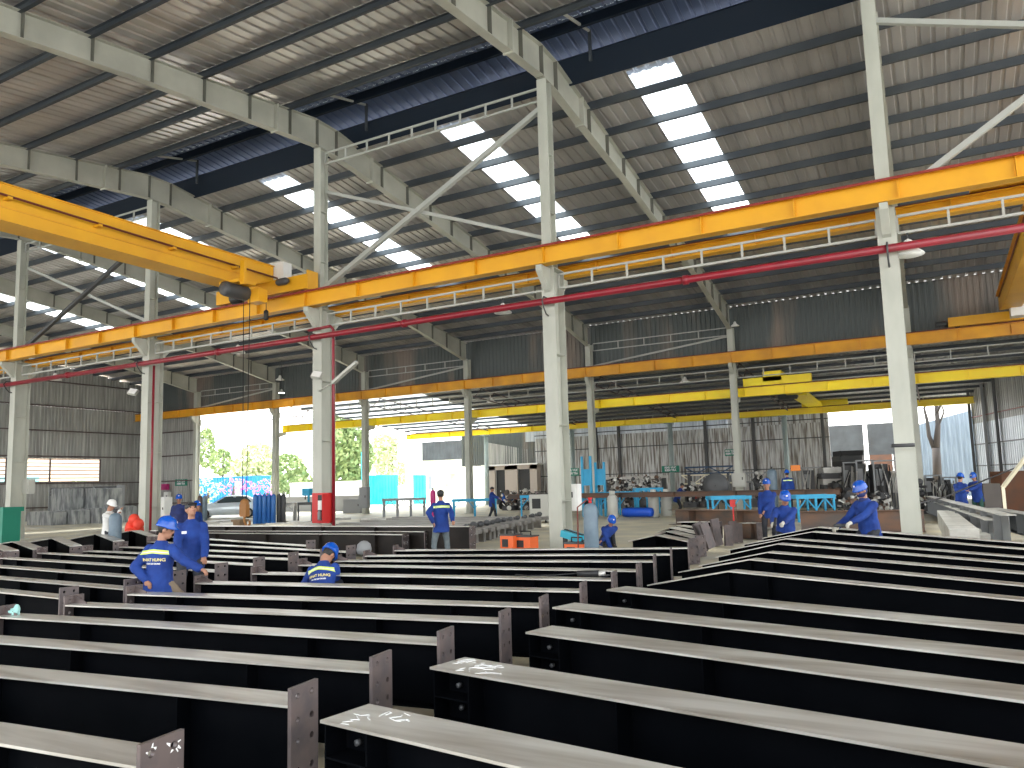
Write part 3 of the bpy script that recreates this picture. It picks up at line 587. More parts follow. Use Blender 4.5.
# ================================================================== STEEL BEAMS
def hbeam(name, label, tops, zb, w=.22, left=None, right=None, group=None, tf=.014, web='steel_web', fl='steel_flange', stiff=1.6, plate_up=.1, back=True, cat='steel beam'):
    """tops: near edge of the top flange, left to right; zb: bottoms per point"""
    tops = [Vector(p) for p in tops]; A, B = tops[0], tops[-1]
    u = Vector((B.x-A.x, B.y-A.y, 0)).normalized(); n = Vector((-u.y, u.x, 0))
    if n.y < 0: n = -n
    c = [p+n*w/2 for p in tops]
    if not isinstance(zb, (list, tuple)): zb = [zb]*len(tops)
    r = thing(name, label, cat, (A.x, A.y, min(zb)), 0, group)
    def strip(ww, hi, lo):
        b = MB(); vs = []
        for p, h, l in zip(c, hi, lo): vs += [p-n*ww/2+Vector((0, 0, l-p.z)), p+n*ww/2+Vector((0, 0, l-p.z)), p+n*ww/2+Vector((0, 0, h-p.z)), p-n*ww/2+Vector((0, 0, h-p.z))]
        k = len(c); return b.add(vs, [(i*4+q, i*4+(q+1) % 4, (i+1)*4+(q+1) % 4, (i+1)*4+q) for i in range(k-1) for q in range(4)]+[(0, 3, 2, 1), (k*4-4, k*4-3, k*4-2, k*4-1)])
    zt_ = [p.z for p in tops]
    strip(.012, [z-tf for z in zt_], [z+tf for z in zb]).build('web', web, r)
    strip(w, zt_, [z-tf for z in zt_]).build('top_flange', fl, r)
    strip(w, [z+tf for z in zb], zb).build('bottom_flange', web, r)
    L_ = (B-A).length; k = max(1, int(L_/stiff)); 
    def at(s):
        ds = [0]
        for p, q in zip(c, c[1:]): ds.append(ds[-1]+(q-p).length)
        s = max(0, min(ds[-1], s))
        for i in range(len(c)-1):
            if s <= ds[i+1]+1e-6:
                f_ = (s-ds[i])/max(1e-6, ds[i+1]-ds[i]); return c[i].lerp(c[i+1], f_), zb[i]+(zb[i+1]-zb[i])*f_
    cand = [L_*(i+.5)/k+.12*math.sin(7*i+A.y*3) for i in range(k)]
    if len(c) > 2: cand.append((c[1]-c[0]).length)
    for s in cand:
        p, zz = at(s); b = MB()
        for sg in (-1, 1):
            q = p+n*sg*(w/4+.002); b.bar(q+Vector((0, 0, zz-p.z+tf)), q+Vector((0, 0, -tf)), .008, w/2-.01, up=n)
        b.build('stiffener', web, r)
    def plate(end, kind):
        p = c[0] if end == 'L' else c[-1]; z0 = (zb[0] if end == 'L' else zb[-1])-.05+.0; pw = w+.005; z1 = p.z+plate_up
        t_ = .022; H_ = z1-z0; b = MB(); rows = [.05, .165, H_-.165, H_-.05] if H_ < .5 else [.05, .165, .31, H_-.17, H_-.05]
        b.holed(pw, H_, t_, [pw*.24, pw*.76], rows, .017)
        o = p-n*pw/2; o.z = z0
        d_ = u if end == 'R' else -u
        m_ = Matrix(((d_.x, n.x, 0, o.x), (d_.y, n.y, 0, o.y), (0, 0, 1, o.z), (0, 0, 0, 1))); b.xf(m_)
        pl = b.build('end_plate', 'plate_steel', r)
        if kind == 'chalk':
            b = MB()
            for yy in (.24, .76):
                for zz in rows:
                    for _ in range(5):
                        a_ = random.uniform(0, 6.28); r0 = random.uniform(.019, .024); r1 = r0+random.uniform(.008, .022); cy, cz = pw*yy, zz
                        a2 = a_+random.uniform(.25, .7)
                        vs = [Vector((t_+.001, cy+rr*math.cos(aa), cz+rr*math.sin(aa))) for rr, aa in ((r0, a_), (r1, a_+.1), (r1*.95, a_+.22), (r0, a2))]
                        i0 = len(b.v); b.add(vs, [(0, 1, 2, 3)]); b.xf(m_, i0)
            b.build('chalk_mark', 'chalk', pl)
        if kind == 'gusset' or end == 'L' and kind:
            b = MB(); dd = u if end == 'L' else -u; q = p.copy(); zt2 = p.z
            b.add([q+n*s_*.006+dd*a_+Vector((0, 0, h_)) for s_ in (-1, 1) for a_, h_ in ((.0, 0), (.17, 0), (.17, .015), (.015, plate_up-.01), (0, plate_up-.01))], [(4, 3, 2, 1, 0), (5, 6, 7, 8, 9)]+[(i, (i+1) % 5, 5+(i+1) % 5, 5+i) for i in range(5)])
            b.build('gusset', 'plate_steel', r)
    if left: plate('L', left)
    if right: plate('R', right)
    return r
T = .55
def ext(p, q, d):   # extend p beyond, away from q
    u = (p-q).normalized(); return p+u*d
Lp = [((0, 743.2), (136.7, 766.3), 4.9), ((0, 675.9), (288, 705.5), 2.7), ((0, 642.6), (369.5, 671.4), 1.6), ((0, 617), (437, 643.6), .1), ((65, 605), (498.7, 622.3), 0), ((127, 594.2), (539, 606.7), 0), ((195, 583), (579.5, 591.5), 0), ((252, 573.5), (611, 580), 0), ((298, 565), (636, 571), 0), ((335, 561), (653, 561.5), 0), ((364.5, 556), (670, 554.5), 0), ((394, 550.5), (687.5, 548), 0)]
for i, (p, q, e) in enumerate(Lp):
    P, Q = onZ(*p, T), onZ(*q, T)
    if e: P = ext(P, Q, e)
    hbeam('steel_beam', 'black steel beam with drilled end plate in the middle row, %s from the camera' % ORD[i], [P, Q], .1, .22, 'plain' if i > 2 else 'plain', 'chalk' if i < 1 else 'plain', 'steel beams in the middle row', plate_up=.085)
Mp = [((0, 592), (59, 598), 3), ((0, 578.6), (123.4, 589), 2), ((0, 567), (171, 580), 1), ((0, 558), (214.7, 571.5), .1), ((37, 553), (253, 565), 0), ((83, 551), (288, 559.5), 0), ((119, 547), (320, 555.5), 0), ((191, 544), (346, 552), 2), ((197, 538.8), (306, 546), 3)]
for i, (p, q, e) in enumerate(Mp):
    P, Q = onZ(*p, T), onZ(*q, T)
    if e: P = ext(P, Q, e)
    hbeam('steel_beam', 'black steel beam with drilled end plate in the left row, %s from the camera' % ORD[i], [P, Q], .1, .2, 'plain', 'plain', 'steel beams in the left row', plate_up=.11)
Rp = [((320, 720), (525, 768), 7.5), ((429.7, 667), (800, 731), 6), ((525.5, 632), (1024, 700.6), 5.5), ((552.3, 607.2), (1024, 661.3), 5.2), ((606.5, 589.5), (1000, 630), 5)]
for i, (p, q, e) in enumerate(Rp):
    P, Q = onZ(*p, T), onZ(*q, T)
    Q = ext(Q, P, e)
    r = hbeam('steel_beam', 'wide black steel beam with open end in the right row, %s from the camera' % ORD[i], [P, Q], .06, .32, None, None, 'wide steel beams in the right row', stiff=2.2)
    u = (Q-P).normalized(); n = Vector((-u.y, u.x, 0)); n = n if n.y > 0 else -n
    for z in (.22, .38): b = MB(); b.bar(P+u*.02+n*.08+Vector((0, 0, z-T)), P+u*.3+n*.08+Vector((0, 0, z-T)), .14, .01); b.build('stiffener', 'steel_web', r)
    for s_ in (.02, .3): b = MB(); b.bar(P+u*s_+n*.08+Vector((0, 0, .08-T)), P+u*s_+n*.08+Vector((0, 0, -.02)), .01, .13, up=n); b.build('stiffener', 'steel_web', r)
    for k in range(3): 
        b = MB(); c_ = P+u*(.12+.02*k)+n*.15+Vector((0, 0, -.12-.13*k)); b.tube([c_, c_-n*.03], .016, 8); b.build('bolt', 'dark_grey', r)
    if i in (0, 1):
        for q in range(16 if i else 7):
            b = MB(); a_ = P+u*random.uniform(.03, .38)+n*random.uniform(.02, .28); pts = [a_+Vector((0, 0, .0015))]
            for _ in range(4): pts.append(pts[-1]+u*random.uniform(-.05, .07)+n*random.uniform(-.05, .05))
            pts = [p_ for p_ in pts if 0 < (p_-P).dot(n) < .31 and (p_-P).dot(u) > .01]
            if len(pts) > 1:
                for a2, b2 in zip(pts, pts[1:]):
                    if (b2-a2).length > .01: b.bar(a2, b2, .004, .002)
                b.build('chalk_mark', 'chalk', r)
Kp = [((647, 585), (728, 571), (1024, 600.3)), ((678, 572), (749.7, 559.2), (1024, 585.5)), ((699, 565.5), (767, 552), (1024, 573.3)), ((715.6, 557), (777, 543.6), (1024, 564)), ((727.5, 550), (785, 538.5), (1024, 557.2)), ((742, 544.5), (812, 531.5), (1024, 549)), ((762, 538), (817, 527), (1024, 543))]
def onPlane(px, py, Q, u):   # pixel ray meets the vertical plane through Q along u
    n = Vector((-u.y, u.x, 0)); d = ray(px, py); t = (Q.x*n.x+Q.y*n.y)/(d.x*n.x+d.y*n.y); return Vector((d.x*t, d.y*t, CAMZ+d.z*t))
for i, (tp_, kp, rp) in enumerate(Kp):
    Q = onZ(*rp, T); u = Vector((math.cos(R(-12)), math.sin(R(-12)), 0))
    K = onPlane(*kp, Q, u); L0 = onPlane(*tp_, Q, u); E_ = Q+(Q-K).normalized()*4.5
    hbeam('kinked_rafter_beam', 'black kinked rafter beam sloping down at its left end, %s from the camera' % ORD[i], [L0, K, Q, E_], [max(.12, L0.z-.13), .06, .06, .06], .2, None, None, 'kinked rafter beams in the right row', stiff=2.4, tf=.012)
# knee pieces at the far left
for i, (rp, kp, lp) in enumerate((((5, 551), (-14, 544), (-50, 549)), ((33, 549.5), (12, 541.5), (-20, 546.5)), ((69.5, 546), (51, 538), (20, 543.5)), ((113, 541), (95, 534), (66, 539.5)), ((148, 536), (131, 530.5), (106, 535)))):
    Q = onZ(*rp, .62); dk = (Vector((ray(*kp).x, ray(*kp).y, 0)))
    Kk = ray(*kp); s_ = (math.hypot(Q.x, Q.y)+2.3)/math.hypot(Kk.x, Kk.y); Kk = Vector((Kk.x*s_, Kk.y*s_, CAMZ+Kk.z*s_))
    Ll = ray(*lp); s_ = (math.hypot(Q.x, Q.y)+5)/math.hypot(Ll.x, Ll.y); Ll = Vector((Ll.x*s_, Ll.y*s_, CAMZ+Ll.z*s_))
    hbeam('knee_beam', 'dark knee-shaped steel piece with pale top at the far left, %s from the left edge' % ORD[i], [Ll, Kk, Q], [.1, .06, .06], .24, None, 'plain', 'knee beams at the far left', plate_up=-.02, stiff=9)
# support timbers under the rows
mat('timber', (.25, .17, .10), .8, c2=(.18, .12, .08), scale=3)
for i, (xx, yy0, yy1) in enumerate(((-4.2, 1.8, 12.9), (-7.4, 1.5, 12.0), (-10, 4.6, 11.5), (-13.8, 5.4, 12.5), (-1.9, 2.4, 15), (0.4, 2.4, 12.6))):
    b = MB(); b.box(xx-.06, xx+.06, yy0, yy1, 0, .06 if i > 3 else .1); tag(b.build('support_timber', 'timber'), 'long timber bearer lying under the steel beams, %s of the bearers' % ORD[i], 'timber', 'timber bearers under the steel beams')
# rear black beams around the middle column
for i, (p, q, z, up) in enumerate((((192, 533), (402, 534.5), .55, 0), ((150, 530.5), (424, 531.5), .6, 0), ((200, 526), (469, 526.5), .72, 0))):
    P, Q = onZ(*p, z), onZ(*q, z)
    hbeam('steel_beam', 'dark brownish steel beam lying behind the middle column, %s from the camera' % ORD[i], [P, Q], .06, .25, 'plain', 'chalk', 'dark beams behind the middle column', plate_up=-.0, web='dark_web')
# ================================================================== PEOPLE
from mathutils.bvhtree import BVHTree
def at(px, py, zc): return Vector((0, 0, CAMZ))+ray(px, py)*zc
CR = Vector((_rt.x, _rt.y, 0)); CF = Vector((_f.x, _f.y, 0)).normalized()     # right of and away from the camera
mat('skin', (.38, .19, .12), .55, c2=(.33, .16, .10), scale=8)
mat('jacket_blue', (.004, .026, .17), .85, c2=(.008, .045, .25), scale=5, bump=.4)
mat('vest_navy', (.01, .02, .10), .75, c2=(.015, .03, .15), scale=5)
mat('white_shirt', (.75, .75, .73), .75); mat('khaki', (.22, .17, .12), .8); mat('dark_trousers', (.02, .022, .03), .8)
mat('jeans', (.10, .13, .15), .8, c2=(.15, .18, .19), scale=6); mat('green_trousers', (.015, .06, .045), .8)
mat('helmet_blue', (.005, .075, .42), .22); mat('helmet_white', (.8, .8, .78), .3); mat('glove', (.62, .60, .52), .8, c2=(.5, .48, .42), scale=20)
mat('boot', (.03, .025, .02), .6); mat('hair', (.01, .009, .008), .6); mat('reflective', (.62, .8, .12), .4); mat('reflective_silver', (.7, .75, .72), .4); mat('lips', (.25, .07, .06), .6)
mat('letter_yellow', (.75, .65, .25), .6); mat('letter_white', (.75, .75, .8), .6)
def sph(b, c, r, sc=(1, 1, 1), rot=None, n=10, m=7):
    i0 = len(b.v); c = Vector(c)
    b.lathe([(max(.02, math.sin(math.pi*k/m))*r, -math.cos(math.pi*k/m)*r) for k in range(m+1)], (0, 0, 0), n)
    for i in range(i0, len(b.v)):
        v = b.v[i]; v = Vector((v.x*sc[0], v.y*sc[1], v.z*sc[2])); b.v[i] = c+(rot @ v if rot else v)
def cap(b, p, q, r1, r2, n=10):
    p = Vector(p); q = Vector(q); b.tube([p, q], [r1, r2], n); sph(b, p, r1*1.0); sph(b, q, r2*1.0)
def loft(b, secs, n=14):
    vs = []
    for c, rt, fw, rx, ry in secs:
        for k in range(n):
            t = 2*math.pi*k/n; vs.append(c+rt*math.cos(t)*rx+fw*math.sin(t)*ry)
    m = len(secs)
    b.add(vs, [(i*n+k, i*n+(k+1) % n, (i+1)*n+(k+1) % n, (i+1)*n+k) for i in range(m-1) for k in range(n)]+[tuple(range(n))[::-1], tuple((m-1)*n+k for k in range(n))])
def remesh(b, name, m, parent, vox, smooth=4, wrinkle=0.):
    me = bpy.data.meshes.new('tmp'); me.from_pydata([tuple(v) for v in b.v], [], b.f); o = bpy.data.objects.new('tmp', me); COL.objects.link(o)
    md = o.modifiers.new('r', 'REMESH'); md.mode = 'VOXEL'; md.voxel_size = vox; md.use_smooth_shade = True
    sm = o.modifiers.new('s', 'SMOOTH'); sm.iterations = smooth; sm.factor = .5
    if wrinkle:
        tx = bpy.data.textures.get('folds') or bpy.data.textures.new('folds', 'CLOUDS'); tx.noise_scale = .09
        dm = o.modifiers.new('d', 'DISPLACE'); dm.texture = tx; dm.strength = wrinkle; dm.mid_level = .5
    bpy.context.view_layer.update()
    dg = bpy.context.evaluated_depsgraph_get(); out = bpy.data.meshes.new_from_object(o.evaluated_get(dg))
    bpy.data.objects.remove(o); bpy.data.meshes.remove(me)
    out.name = name; out.materials.clear(); out.materials.append(M[m]); out.polygons.foreach_set('use_smooth', [True]*len(out.polygons)); out.polygons.foreach_set('material_index', [0]*len(out.polygons))
    q = bpy.data.objects.new(name, out); COL.objects.link(q); q.parent = parent; MAT[q.name] = MAT[parent.name].copy(); return q
def ik(a, t, l1, l2, hint):
    d = t-a; L = min(d.length, l1+l2-.004); L = max(L, abs(l1-l2)+.01); d.normalize(); x = (l1*l1-l2*l2+L*L)/(2*L); h = math.sqrt(max(0, l1*l1-x*x))
    hp = (hint-d*hint.dot(d)).normalized(); return a+d*x+hp*h, a+d*L
def person(label, pos, face, hipz=.88, lean=0, head=(0, 0), hands=None, feet=None, top='jacket_blue', legs='dark_trousers', hat='helmet_blue', gloves=False, vox=.014, sc=1.0, yoke=None, text=False, side=0, arms_world=True, scarf=False, fingers=True, twist=0, base=0, front=None):
    face = Vector(face).normalized(); rz = math.atan2(-face.x, face.y)
    r = thing('person', label, 'person', (pos[0], pos[1], base), rz, 'workers in the hall'); Mi = MAT[r.name].inverted()
    sc *= .94; r.scale = (sc, sc, sc)
    def lc(p): q = Mi @ Vector(p); return q/sc
    hip = Vector((0, 0, hipz)); la = R(lean); ls = R(side)
    up = Vector((math.sin(ls), math.sin(la), math.cos(la)*math.cos(ls))).normalized(); rt = Vector((1, 0, 0)); rt = (rt-up*rt.dot(up)).normalized()
    rt = Matrix.Rotation(R(twist), 3, up) @ rt; fw = up.cross(rt)
    nb = hip+up*.50
    hy, hp = R(head[0]), R(head[1])
    hr = Matrix.Rotation(hy, 3, 'Z'); hf = hr @ Vector((0, math.cos(hp), math.sin(hp))); hrt = hr @ Vector((1, 0, 0)); hu = hrt.cross(hf)
    HM = Matrix((hrt, hf, hu)).transposed()
    hc = nb+up*.07+hu*.115+hf*.02
    sh = [nb-up*.07-rt*.165, nb-up*.07+rt*.165]
    if hands is None: hw = [sh[0]+Vector((-.07, .04, -.52)), sh[1]+Vector((.07, .04, -.52))]
    else: hw = [lc(h) if arms_world else Vector(h) for h in hands]
    el, wr = [None]*2, [None]*2
    for i in (0, 1):
        s = -1 if i == 0 else 1; el[i], wr[i] = ik(sh[i], hw[i], .28, .25, Vector((s*.6, -.7, -.6)))
    if feet is None: feet = [(-.12, 0), (.12, .03)]
    hips = [hip-rt*.09, hip+rt*.09]; kn, an = [None]*2, [None]*2
    for i in (0, 1):
        kn[i], an[i] = ik(hips[i]-Vector((0, 0, .03)), Vector((feet[i][0], feet[i][1], .08)), .40, .39, Vector((.15*(-1, 1)[i], 1, 0)))
    def torso(b, e):
        loft(b, [(hip-up*.07, rt, fw, .15+e, .11+e), (hip+up*.04, rt, fw, .155+e, .115+e), (hip+up*.14, rt, fw, .14+e, .10+e), (hip+up*.28, rt, fw, .165+e, .115+e), (hip+up*.40, rt, fw, .175+e, .115+e), (hip+up*.465, rt, fw, .12+e, .085+e), (nb+up*.015, rt, fw, .065+e, .06+e)])
    def arm(b, i, e, upto=1.0):
        w_ = el[i].lerp(wr[i], upto)
        sph(b, sh[i], .056+e); cap(b, sh[i], el[i], .053+e*1.4, .045+e*1.3); cap(b, el[i], w_, .045+e*1.3, (.030+e*1.5))
    def leg(b, i, e):
        cap(b, hips[i], kn[i], .088+e, .060+e); cap(b, kn[i], an[i], .056+e, .042+e*1.3)
    def hand(b, i, e):
        d = (wr[i]-el[i]).normalized(); s = d.cross(Vector((0, 0, 1))); s = (s if s.length > .1 else Vector((1, 0, 0))).normalized(); up_ = s.cross(d)
        p = wr[i]+d*.05
        for k in range(3): sph(b, wr[i]+d*(.02+.03*k)+s*0, .024+e, (1.25, 1.25, .9))
        for k in range(4):
            o_ = p+s*(-.03+.02*k)+d*.03; ln = (.030, .036, .034, .026)[k]
            q = o_+d*ln*1.0-up_*.012; q2 = q+d*ln*.4-up_*ln*.9
            cap(b, o_, q, .0095+e*.8, .009+e*.8, 6); cap(b, q, q2, .009+e*.8, .008+e*.8, 6)
        t0 = wr[i]+d*.025+s*(.03 if i == 0 else -.03); t1 = t0+d*.03+s*(.022 if i == 0 else -.022)-up_*.01; cap(b, t0, t1, .011+e, .0095+e, 6); cap(b, t1, t1+d*.025-up_*.012, .0095+e, .008+e, 6)
    b = MB(); torso(b, 0)
    for i in (0, 1): arm(b, i, 0); leg(b, i, 0); hand(b, i, 0); cap(b, an[i], an[i]+Vector((0, .12, -.04)), .04, .03)
    cap(b, nb-up*.02, nb+up*.10, .056, .052)
    sph(b, hc+hu*.02, 1, (.076, .094, .10), HM, 16, 10); sph(b, hc-hu*.06+hf*.025, 1, (.056, .066, .055), HM)
    sph(b, hc-hu*.012+hf*.098, 1, (.013, .016, .022), HM); sph(b, hc+hu*.022+hf*.088, 1, (.045, .01, .01), HM); sph(b, hc-hu*.095+hf*.062, 1, (.026, .02, .016), HM)
    for s in (-1, 1): sph(b, hc+hrt*.078*s-hf*.005-hu*.005, 1, (.012, .02, .032), HM)
    remesh(b, 'body', 'skin', r, vox if vox < .02 else .018, 2)
    for s in (-1, 1):
        b = MB(); sph(b, hc+hrt*.032*s+hf*.083+hu*.004, .012, (1.2, .6, .7), HM); b.build('eye', 'hair', r, True)
        b = MB(); sph(b, hc+hrt*.032*s+hf*.088+hu*.026, .012, (1.7, .5, .35), HM); b.build('eyebrow', 'hair', r, True)
    b = MB(); sph(b, hc+hf*.088-hu*.05, .012, (1.9, .5, .4), HM); b.build('mouth', 'lips', r, True)
    b = MB(); sph(b, hc+hu*.03-hf*.012, 1, (.083, .096, .098), HM, 16, 10); b.build('hair', 'hair', r, True)
    # clothes
    b = MB(); torso(b, .024); loft(b, [(hip-up*(.20 if hipz > .5 else .12), rt, fw, .205, .165), (hip+up*.02, rt, fw, .19, .155), (hip+up*.2, rt, fw, .175, .135)])
    for i in (0, 1): arm(b, i, .016, .97)
    loft(b, [(nb-up*.03, rt, fw, .085, .08), (nb+up*.045, rt, fw, .072, .07)])
    jk = remesh(b, 'jacket', top, r, vox, 3, .022 if vox < .02 else .012)
    b = MB(); loft(b, [(hip-up*.09, rt, fw, .16, .12), (hip+up*.06, rt, fw, .16, .12)])
    for i in (0, 1): leg(b, i, .016)
    remesh(b, 'trousers', legs, r, vox, 3, .015)
    for i in (0, 1):
        b = MB(); cap(b, an[i]-Vector((0, .02, .02)), an[i]+Vector((0, .13, -.042)), .05, .04); cap(b, an[i], an[i]+Vector((0, 0, .06)), .05, .05); remesh(b, 'boot', 'boot', r, .014, 2)
    if gloves:
        for i in (0, 1):
            b = MB(); hand(b, i, .006); cap(b, wr[i]-(wr[i]-el[i]).normalized()*.05, wr[i]+(wr[i]-el[i]).normalized()*.02, .044, .036); remesh(b, 'glove', 'glove', r, .009, 1)
    if scarf:
        b = MB(); loft(b, [(nb-up*.03+fw*.01, rt, fw, .085, .085), (nb+up*.05+fw*.01, rt, fw, .078, .082)]); sph(b, hc-hu*.05+hf*.015, 1, (.072, .088, .06), HM); sph(b, hc-hf*.03-hu*.0, 1, (.086, .085, .085), HM); remesh(b, 'neck_scarf', 'vest_navy', r, .012, 2, .01)
    if hat in ('helmet_blue', 'helmet_white'):
        b = MB(); prof = [(.120, .0), (.123, .012), (.116, .03), (.110, .07), (.092, .11), (.056, .138), (.02, .148), (.001, .149)]
        i0 = len(b.v); b.lathe(prof, (0, 0, 0), 24, sx=.92, sy=1.08)
        for i in range(i0, len(b.v)):
            v = b.v[i]
            if v.z < .014 and v.y > 0: v.y *= 1.22; v.z -= .012
        for k in (-1, 0, 1): b.tube([(k*.03, -.108, .075), (k*.032, -.06, .13), (k*.03, 0, .150-.008*abs(k)), (k*.03, .06, .13), (k*.028, .108, .075)], .007, 6)
        m4 = Matrix.Translation(hc+hu*.035-hf*.005) @ HM.to_4x4(); b.xf(m4); hh = b.build('hard_hat', hat, r, True)
        b = MB(); b.add([(-.02, .122, .075), (.02, .122, .075), (.018, .112, .10), (-.018, .112, .10)], [(0, 1, 2, 3)]); b.xf(m4); b.build('helmet_sticker', 'letter_white', hh, True)
    elif hat == 'cap':
        b = MB(); sph(b, hc+hu*.045-hf*.005, 1, (.09, .105, .08), HM, 16, 8); i0 = len(b.v); b.prism([(-.07, .06), (-.06, .13), (0, .16), (.06, .13), (.07, .06)], .0, .01, 'z'); b.xf(Matrix.Translation(hc+hu*.05) @ HM.to_4x4(), i0); b.build('cap', 'black', r, True)
    bvh = BVHTree.FromPolygons([v.co for v in jk.data.vertices], [p.vertices for p in jk.data.polygons])
    if yoke:   # reflective band across the back (and one on the chest)
        for zz, h_, mm in ((.415, .02, 'reflective'), (.401, .012, 'reflective_silver'), (.384, .016, 'reflective')):
            b = MB(); n = 20; vs = []; ok = True
            for k in range(n+1):
                for q in (0, 1):
                    a_ = -1+2*k/n; p = hip+up*(zz+q*h_-.02*abs(a_)*yoke)+rt*.195*a_-fw*.6; h_it = bvh.ray_cast(p, fw); c_ = h_it[0] if h_it[0] else p+fw*.5
                    vs.append(c_-fw*.006)
            b.add(vs, [(2*i, 2*i+2, 2*i+3, 2*i+1) for i in range(n)]); b.build('reflective_band', mm, jk, True)
    if front:   # dark shirt strip or a small chest badge
        for x0_, x1_, z0_, z1_, mm, nn in front:
            b = MB(); n = 8; vs = []
            for k in range(n+1):
                for q in (0, 1):
                    p = hip+up*(z0_+(z1_-z0_)*k/n)+rt*(x0_ if q == 0 else x1_)+fw*.6; h_it = bvh.ray_cast(p, -fw); c_ = h_it[0] if h_it[0] else p-fw*.46
                    vs.append(c_+fw*.006)
            b.add(vs, [(2*j, 2*j+1, 2*j+3, 2*j+2) for j in range(n)]); b.build(nn, mm, jk, True)
    if text:
        for body_, size, zz, mm in text:
            cu = bpy.data.curves.new('t', 'FONT'); cu.body = body_; cu.size = size; cu.align_x = 'CENTER'; cu.offset = .0015; to = bpy.data.objects.new('t', cu); COL.objects.link(to)
            bpy.context.view_layer.update(); me = bpy.data.meshes.new_from_object(to.evaluated_get(bpy.context.evaluated_depsgraph_get())); bpy.data.objects.remove(to)
            b = MB(); vs = []
            for v in me.vertices:
                p = hip+up*(zz+v.co.y)+rt*v.co.x-fw*.6; h_it = bvh.ray_cast(p, fw); c_ = h_it[0] if h_it[0] else p+fw*.48; vs.append(c_-fw*.007)
            b.add(vs, [tuple(p.vertices) for p in me.polygons]); b.build('back_lettering', mm, jk, True)
    return r
# front worker seen from behind, hand on the plate
TXT = [('NHAT HUNG', .052, .285, 'letter_yellow'), ('CO KHI XAY DUNG', .024, .245, 'letter_white')]
w = at(159, 560, 9.3)
person('worker in blue jacket and blue helmet seen from behind, reaching to a beam plate', (w.x, w.y), CR*.30+CF*.95, hipz=.62, lean=4, head=(-58, -14), hands=[at(146, 580, 9.15), at(208, 574, 9.05)], legs='khaki', yoke=1, text=TXT, vox=.012)
w = at(191, 540, 11.1)
person('worker in blue jacket and black cap looking up, behind the front worker', (w.x, w.y), -CF*.9+CR*.35, hipz=.82, head=(18, 22), hat='cap', vox=.013, sc=1.0, front=[(.06, .13, .33, .37, 'letter_white', 'chest_badge')], hands=[at(206, 575, 10.7), at(178, 565, 10.5)])
w = at(179, 505, 24)
person('worker in blue helmet and dark navy jacket far behind the black cap', (w.x, w.y), CR*.3-CF, vox=.022, hat='helmet_blue', top='vest_navy')
w = at(192, 515, 22.5)
person('worker with low bent head and blue helmet beside the white bar of the second column', (w.x, w.y), CR*.8-CF*.4, vox=.022, hipz=.70, lean=20)
w = at(109, 515, 19.6)
person('worker in white shirt and white helmet beside the grey gas cylinder at the left', (w.x, w.y), CR*.95-CF*.1, vox=.018, head=(0, -18), hat='helmet_white', top='white_shirt', hands=[at(119, 513, 19.4), at(120, 511, 19.6)], hipz=.80)
w = at(321, 580, 9.85)
person('seated worker with blue helmet and back to the camera between the middle beams', (w.x, w.y), CF*.95+CR*.25, hipz=.27, lean=24, side=-8, head=(-10, -48), hands=[at(300, 600, 10.3), at(338, 600, 10.3)], feet=[(-.15, .35), (.15, .38)], yoke=1.2, text=TXT, vox=.012)
w = at(441, 520, 17.4)
person('standing worker with green band on blue jacket and grey trousers behind the rear beams', (w.x, w.y), CF*.9-CR*.2, vox=.016, legs='jeans', hat='cap', yoke=.6, feet=[(-.2, -.05), (.18, .12)], hipz=.87, hands=[at(433, 522, 17.2), at(454, 524, 17)])
w = at(492, 500, 37)
person('walking worker in blue seen from the side near the blue roller stands', (w.x, w.y), CR*.9-CF*.2, vox=.022, feet=[(-.08, -.22), (.1, .22)], hipz=.86, hat='cap', hands=[at(499, 498, 36.8), at(500, 499, 37)])
w = at(606, 540, 19.5)
person('crouching worker in blue helmet behind the grey gas cylinder', (w.x, w.y), CR*.25-CF*.95, vox=.018, hipz=.20, lean=42, head=(0, -30), hands=[at(597, 545, 19), at(611, 548, 19)], feet=[(-.14, .2), (.14, .25)])
w = at(785, 520, 14.9)
person('worker in blue helmet and white gloves facing the camera behind the kinked beams', (w.x, w.y), -CF*.97-CR*.2, hipz=.60, lean=9, head=(6, -26), hands=[at(781, 526, 14.35), at(772, 527, 14.3)], gloves=True, vox=.013, sc=1.04)
w = at(768, 505, 19.5)
person('worker in blue helmet standing half hidden behind the gloved worker', (w.x, w.y), -CF*.95-CR*.3, hipz=.87, head=(-8, 0), vox=.016, hands=[at(764, 512, 19.3), at(760, 521, 19.3)])
w = at(788, 490, 31)
person('worker with pale band on blue jacket seen from behind near the orange sign', (w.x, w.y), CF*.98+CR*.15, vox=.022, hipz=.88, base=.3, yoke=.4)
b = MB(); b.box(w.x-.6, w.x+.6, w.y-.4, w.y+.4, 0, .3); tag(b.build('step_block', 'dark_grey'), 'dark step block under the worker near the orange sign', 'block')
w = at(869, 520, 13.25)
person('worker in blue helmet with dark scarf and gloves looking down at a grinder', (w.x, w.y), -CR*.86-CF*.42, hipz=.69, lean=8, head=(-4, -20), hands=[at(847, 526, 12.9), at(838, 526, 13.4)], gloves=True, scarf=True, vox=.013, sc=1.08)
w = at(961, 495, 24)
person('worker in blue helmet standing at the right beside the white planks', (w.x, w.y), CR*.75+CF*.4, vox=.018, hipz=.88, head=(0, -12), hands=[at(965, 491, 23.8), at(966, 491, 24.2)])
w = at(977, 490, 25.5)
person('worker in blue helmet and green trousers leaning at the right edge of the hall', (w.x, w.y), -CR*.75-CF*.5, vox=.018, hipz=.90, lean=10, head=(0, -22), legs='green_trousers', hands=[at(969, 490, 25.2), at(972, 491, 25.6)])
w = at(677, 495, 36)
